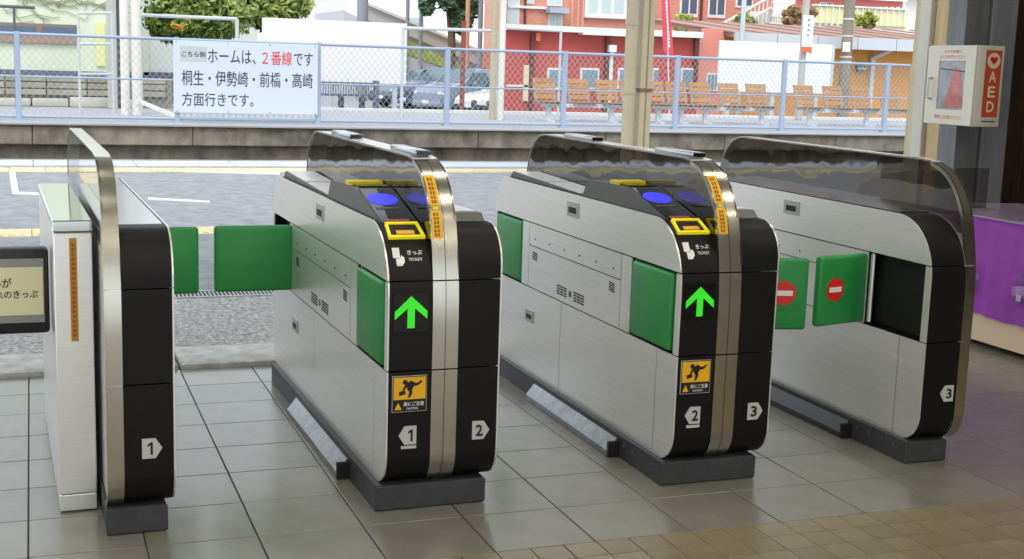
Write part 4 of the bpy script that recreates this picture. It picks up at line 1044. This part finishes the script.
# ================================================================== RIGHT : posts, defibrillator box, counter
a = P(1015, 60, 6.7); wb_ = struct('wall_back', MB().box(a.x, 6.36, 6.78, 6.9, 0, 3.0), BROWN)
x = a.x
while x < 6.3: part('plank', MB().rbox(x + .003, min(x + .16, 6.34) - .003, 6.75, 6.78, .0, 2.99, .004, 1), BROWN, wb_); x += .16
AY = 6.0
ADX0, ADX1, ADZ0, ADZ1 = 4.948, 5.142, 1.056, 1.508
ABODY = M('ivory steel box', 'e3e0d0', .45)
ad = thing('defibrillator_box', 'ivory wall box with window door and orange AED side panel', 'defibrillator box', (5.04, 6.2, ADZ0))
part('body', MB().rbox(ADX0 + .012, ADX1, AY, AY + .42, ADZ0, ADZ1, .006, 2), ABODY, ad, 30)
# door frame with real opening on the -x face
y0, y1, z0, z1 = AY + .004, AY + .416, ADZ0 + .004, ADZ1 - .004; wy0, wy1, wz0, wz1 = AY + .085, AY + .315, ADZ0 + .088, ADZ1 - .088
dm = MB().box(ADX0, ADX0 + .012, y0, wy0, z0, z1).box(ADX0, ADX0 + .012, wy1, y1, z0, z1).box(ADX0, ADX0 + .012, wy0, wy1, z0, wz0).box(ADX0, ADX0 + .012, wy0, wy1, wz1, z1)
dr = part('door', dm, ABODY, ad)
part('case', MB().box(ADX0 + .0085, ADX0 + .0118, wy0, wy1, wz0, wz1), M('grey case inside', 'b5b9c4', .5, var=.3, vscale=9), ad)
part('red_bag', MB().prism([(wy0 + .01, wz0 + .01), (wy1 - .06, wz0 + .01), (wy1 - .09, wz0 + .12), (wy0 + .10, wz1 - .03), (wy0 + .05, wz1 - .05), (wy0 + .02, wz0 + .12)], ADX0 + .0060, ADX0 + .0085), M('red kit bag', 'd9837c', .6, var=.25, vscale=14), ad)
part('kit_strap', MB().bar((ADX0 + .006, wy0 + .01, wz1 - .06), (ADX0 + .006, wy1 - .01, wz1 - .045), .004, .006), INK, ad)
part('door_glass', MB().box(ADX0 + .002, ADX0 + .004, wy0, wy1, wz0, wz1), CLEARGL, dr)
part('handle', MB().tube([(ADX0, AY + .365, 1.20), (ADX0 - .03, AY + .365, 1.205), (ADX0 - .03, AY + .365, 1.315), (ADX0, AY + .365, 1.32)], .008, 8), M('chrome', 'b8bcc0', .2, 1), dr, 40)
RM = Matrix.Rotation(-PI / 2, 4, 'Z')     # lettering turned to face -x
PINKP = M('pale red print', 'd68d85', .6)
for body_, zz, ww, hh in (('いのちを救う', ADZ1 - .046, .15, .022), ('ＡＥＤをお使いください', ADZ1 - .076, .22, .022), ('緊急時に扉を開けてください', ADZ0 + .032, .24, .024)):
    mb = text_mb(body_, w=ww, h=hh).xf(RM); part('lettering', move(mb, ADX0 - .0006, AY + .20 + ww / 2, zz), PINKP, dr)
OR = M('orange sign', 'd2552d', .5)
pn = part('side_sign', MB().box(ADX0 + .066, ADX1 - .02, AY - .0022, AY, ADZ0 + .055, ADZ1 - .025), OR, ad)
cx = (ADX0 + .066 + ADX1 - .02) / 2
part('heart_disc', disc(cx, 1.425, .044, .044, AY - .0032, AY - .002), M('cream print', 'f0e4c8', .5), pn)
hp = []
for k in range(32):
    a = 2 * PI * k / 32; hp.append((cx + .0016 * 16 * math.sin(a) ** 3, 1.428 + .0016 * (13 * math.cos(a) - 5 * math.cos(2 * a) - 2 * math.cos(3 * a) - math.cos(4 * a))))
part('heart', MB().prism(hp, AY - .0042, AY - .003, 'y'), RED, pn)
for ch, zz in (('A', 1.305), ('E', 1.222), ('D', 1.138)): part('lettering', move(text_mb(ch, w=.052, h=.062, bold=.02), cx - .026, AY - .0032, zz), MATS['cream print'], pn)
part('mounting_board', MB().box(5.1405, 5.150, 6.03, 6.425, 1.08, 1.49), ABODY, wb_)
part('bracket', MB().box(5.03, ADX1 - .01, AY + .41, AY + .4225, ADZ0 + .05, ADZ1 - .05), ABODY, ad)
part('maker_print', MB().box(ADX0 + .07, ADX1 - .03, AY - .0012, AY, ADZ0 + .026, ADZ0 + .034), GREYINK, ad)

GT = M('grey painted timber', '787a7e', .65, var=.22, vscale=6, stretch=(3, 3, .5), bump=.2, bscale=30)
CY = 6.421
def vpost(u0, u1, vref, Y, d, mat, label, name, cat):
    a, b = P(u0, vref, Y), P(u1, vref, Y); return part(name, MB().rbox(a.x, b.x, Y, Y + d, 0, 3.0, .004, 1), mat, wb_, None, False, label)
vpost(962.5, 985.5, 60, CY, .16, GT, 'scuffed grey timber post behind the defibrillator box, left one', 'timber_post', 'post')
vpost(989, 1014, 60, CY, .18, M('lighter grey painted timber', '8f9197', .6, var=.16, vscale=6, stretch=(3, 3, .5), bump=.15, bscale=30), 'smooth lighter grey timber post behind the defibrillator box, right one', 'timber_post', 'post')
vpost(945, 961.5, 60, CY + .2, .12, M('bare pine', 'cbb083', .6, var=.12, vscale=5, stretch=(6, 6, .5)), 'bare pine board beside the grey timber posts', 'pine_board', 'board')
vpost(927, 944, 60, CY + .34, .1, M('ivory board paint', 'd5d2c6', .6, var=.05), 'ivory painted board between the cream pipe post and the pine board', 'ivory_board', 'board')
# purple draped counter
CX, CY0, CY1 = 4.40, 4.30, 5.75
ct = thing('counter_table', 'low pale counter with peach front panel under the purple cloth', 'counter', (4.75, 5.0, 0))
part('counter_body', MB().box(CX + .012, 5.1, CY0 + .02, CY1 - .02, .03, .63), M('peach counter front', 'e3c9ac', .6), ct)
for x, y in ((CX + .05, CY0 + .06), (CX + .05, CY1 - .06), (5.05, CY0 + .06), (5.05, CY1 - .06)): part('foot', MB().box(x - .03, x + .03, y - .03, y + .03, 0, .03), DARK, ct)
PUR = M('purple cloth', '9a44b2', .8, var=.10, vscale=5, bump=.1, bscale=10)
cl = MB(); ny = 60
vs = []; fs = []
for k in range(ny + 1):
    y = CY0 + (CY1 - CY0) * k / ny; r = .004 * math.sin(k * 1.3) + .003 * math.sin(k * .55)
    vs += [(CX + .009 + r * .4 - .003, y, .640), (CX + .0 + r, y, .58), (CX + .0 + r * 1.2 - .003, y, .35), (CX + r * 1.5 - .004, y, .165 + .004 * math.sin(k * .4))]
for k in range(ny):
    for j in range(3): fs.append((k * 4 + j, (k + 1) * 4 + j, (k + 1) * 4 + j + 1, k * 4 + j + 1))
cl.add(vs, fs).box(CX + .004, 5.105, CY0, CY1, .632, .646)
cl.box(CX, 5.10, CY0, CY0 + .012, .17, .64)
solo('table_cloth', cl, PUR, 'purple cloth draped over the low counter', 'tablecloth', 40)
part('top_edge', MB().box(CX - .004, 5.1, CY0, CY1, .6465, .652), M('clear table sheet', 'b9a4b8', .12), ct)
for i, (ya, lb) in enumerate(((5.16, 'small clear leaflet holder on the purple cloth nearest the gates'), (4.80, 'small clear leaflet holder on the purple cloth at the right edge of the view'))):
    t = thing('leaflet_holder', lb, 'leaflet holder', (CX - .02, ya + .05, .26), group='leaflet holders on the purple cloth')
    part('pocket', MB().box(CX - .035, CX - .031, ya, ya + .10, .27, .40).box(CX - .012, CX - .009, ya, ya + .10, .27, .44).box(CX - .035, CX - .009, ya, ya + .10, .266, .270), CLEARGL, t)
    part('pad', MB().box(CX - .031, CX - .029, ya + .04, ya + .07, .285, .315), M('pale pad', 'd8cfd8', .5), t)
t = thing('acrylic_screen', 'dark tinted acrylic screen standing on the purple counter', 'screen', (4.62, 5.55, .65))
part('pane', MB().box(4.50, 4.72, 5.545, 5.551, .652, .86), glass_mat('tinted acrylic', (.72, .70, .69)), t); part('foot', MB().box(4.50, 4.72, 5.51, 5.59, .652, .658), CLEARGL, t)
t = thing('acrylic_sign_stand', 'clear white acrylic sign stand on the purple counter', 'sign stand', (4.47, 4.85, .65))
part('card', MB().rbox(4.43, 4.58, 4.93, 4.938, .66, .90, .003, 1), M('white card', 'e9e6ea', .5), t); part('foot', MB().box(4.43, 4.58, 4.89, 4.98, .652, .66), CLEARGL, t)
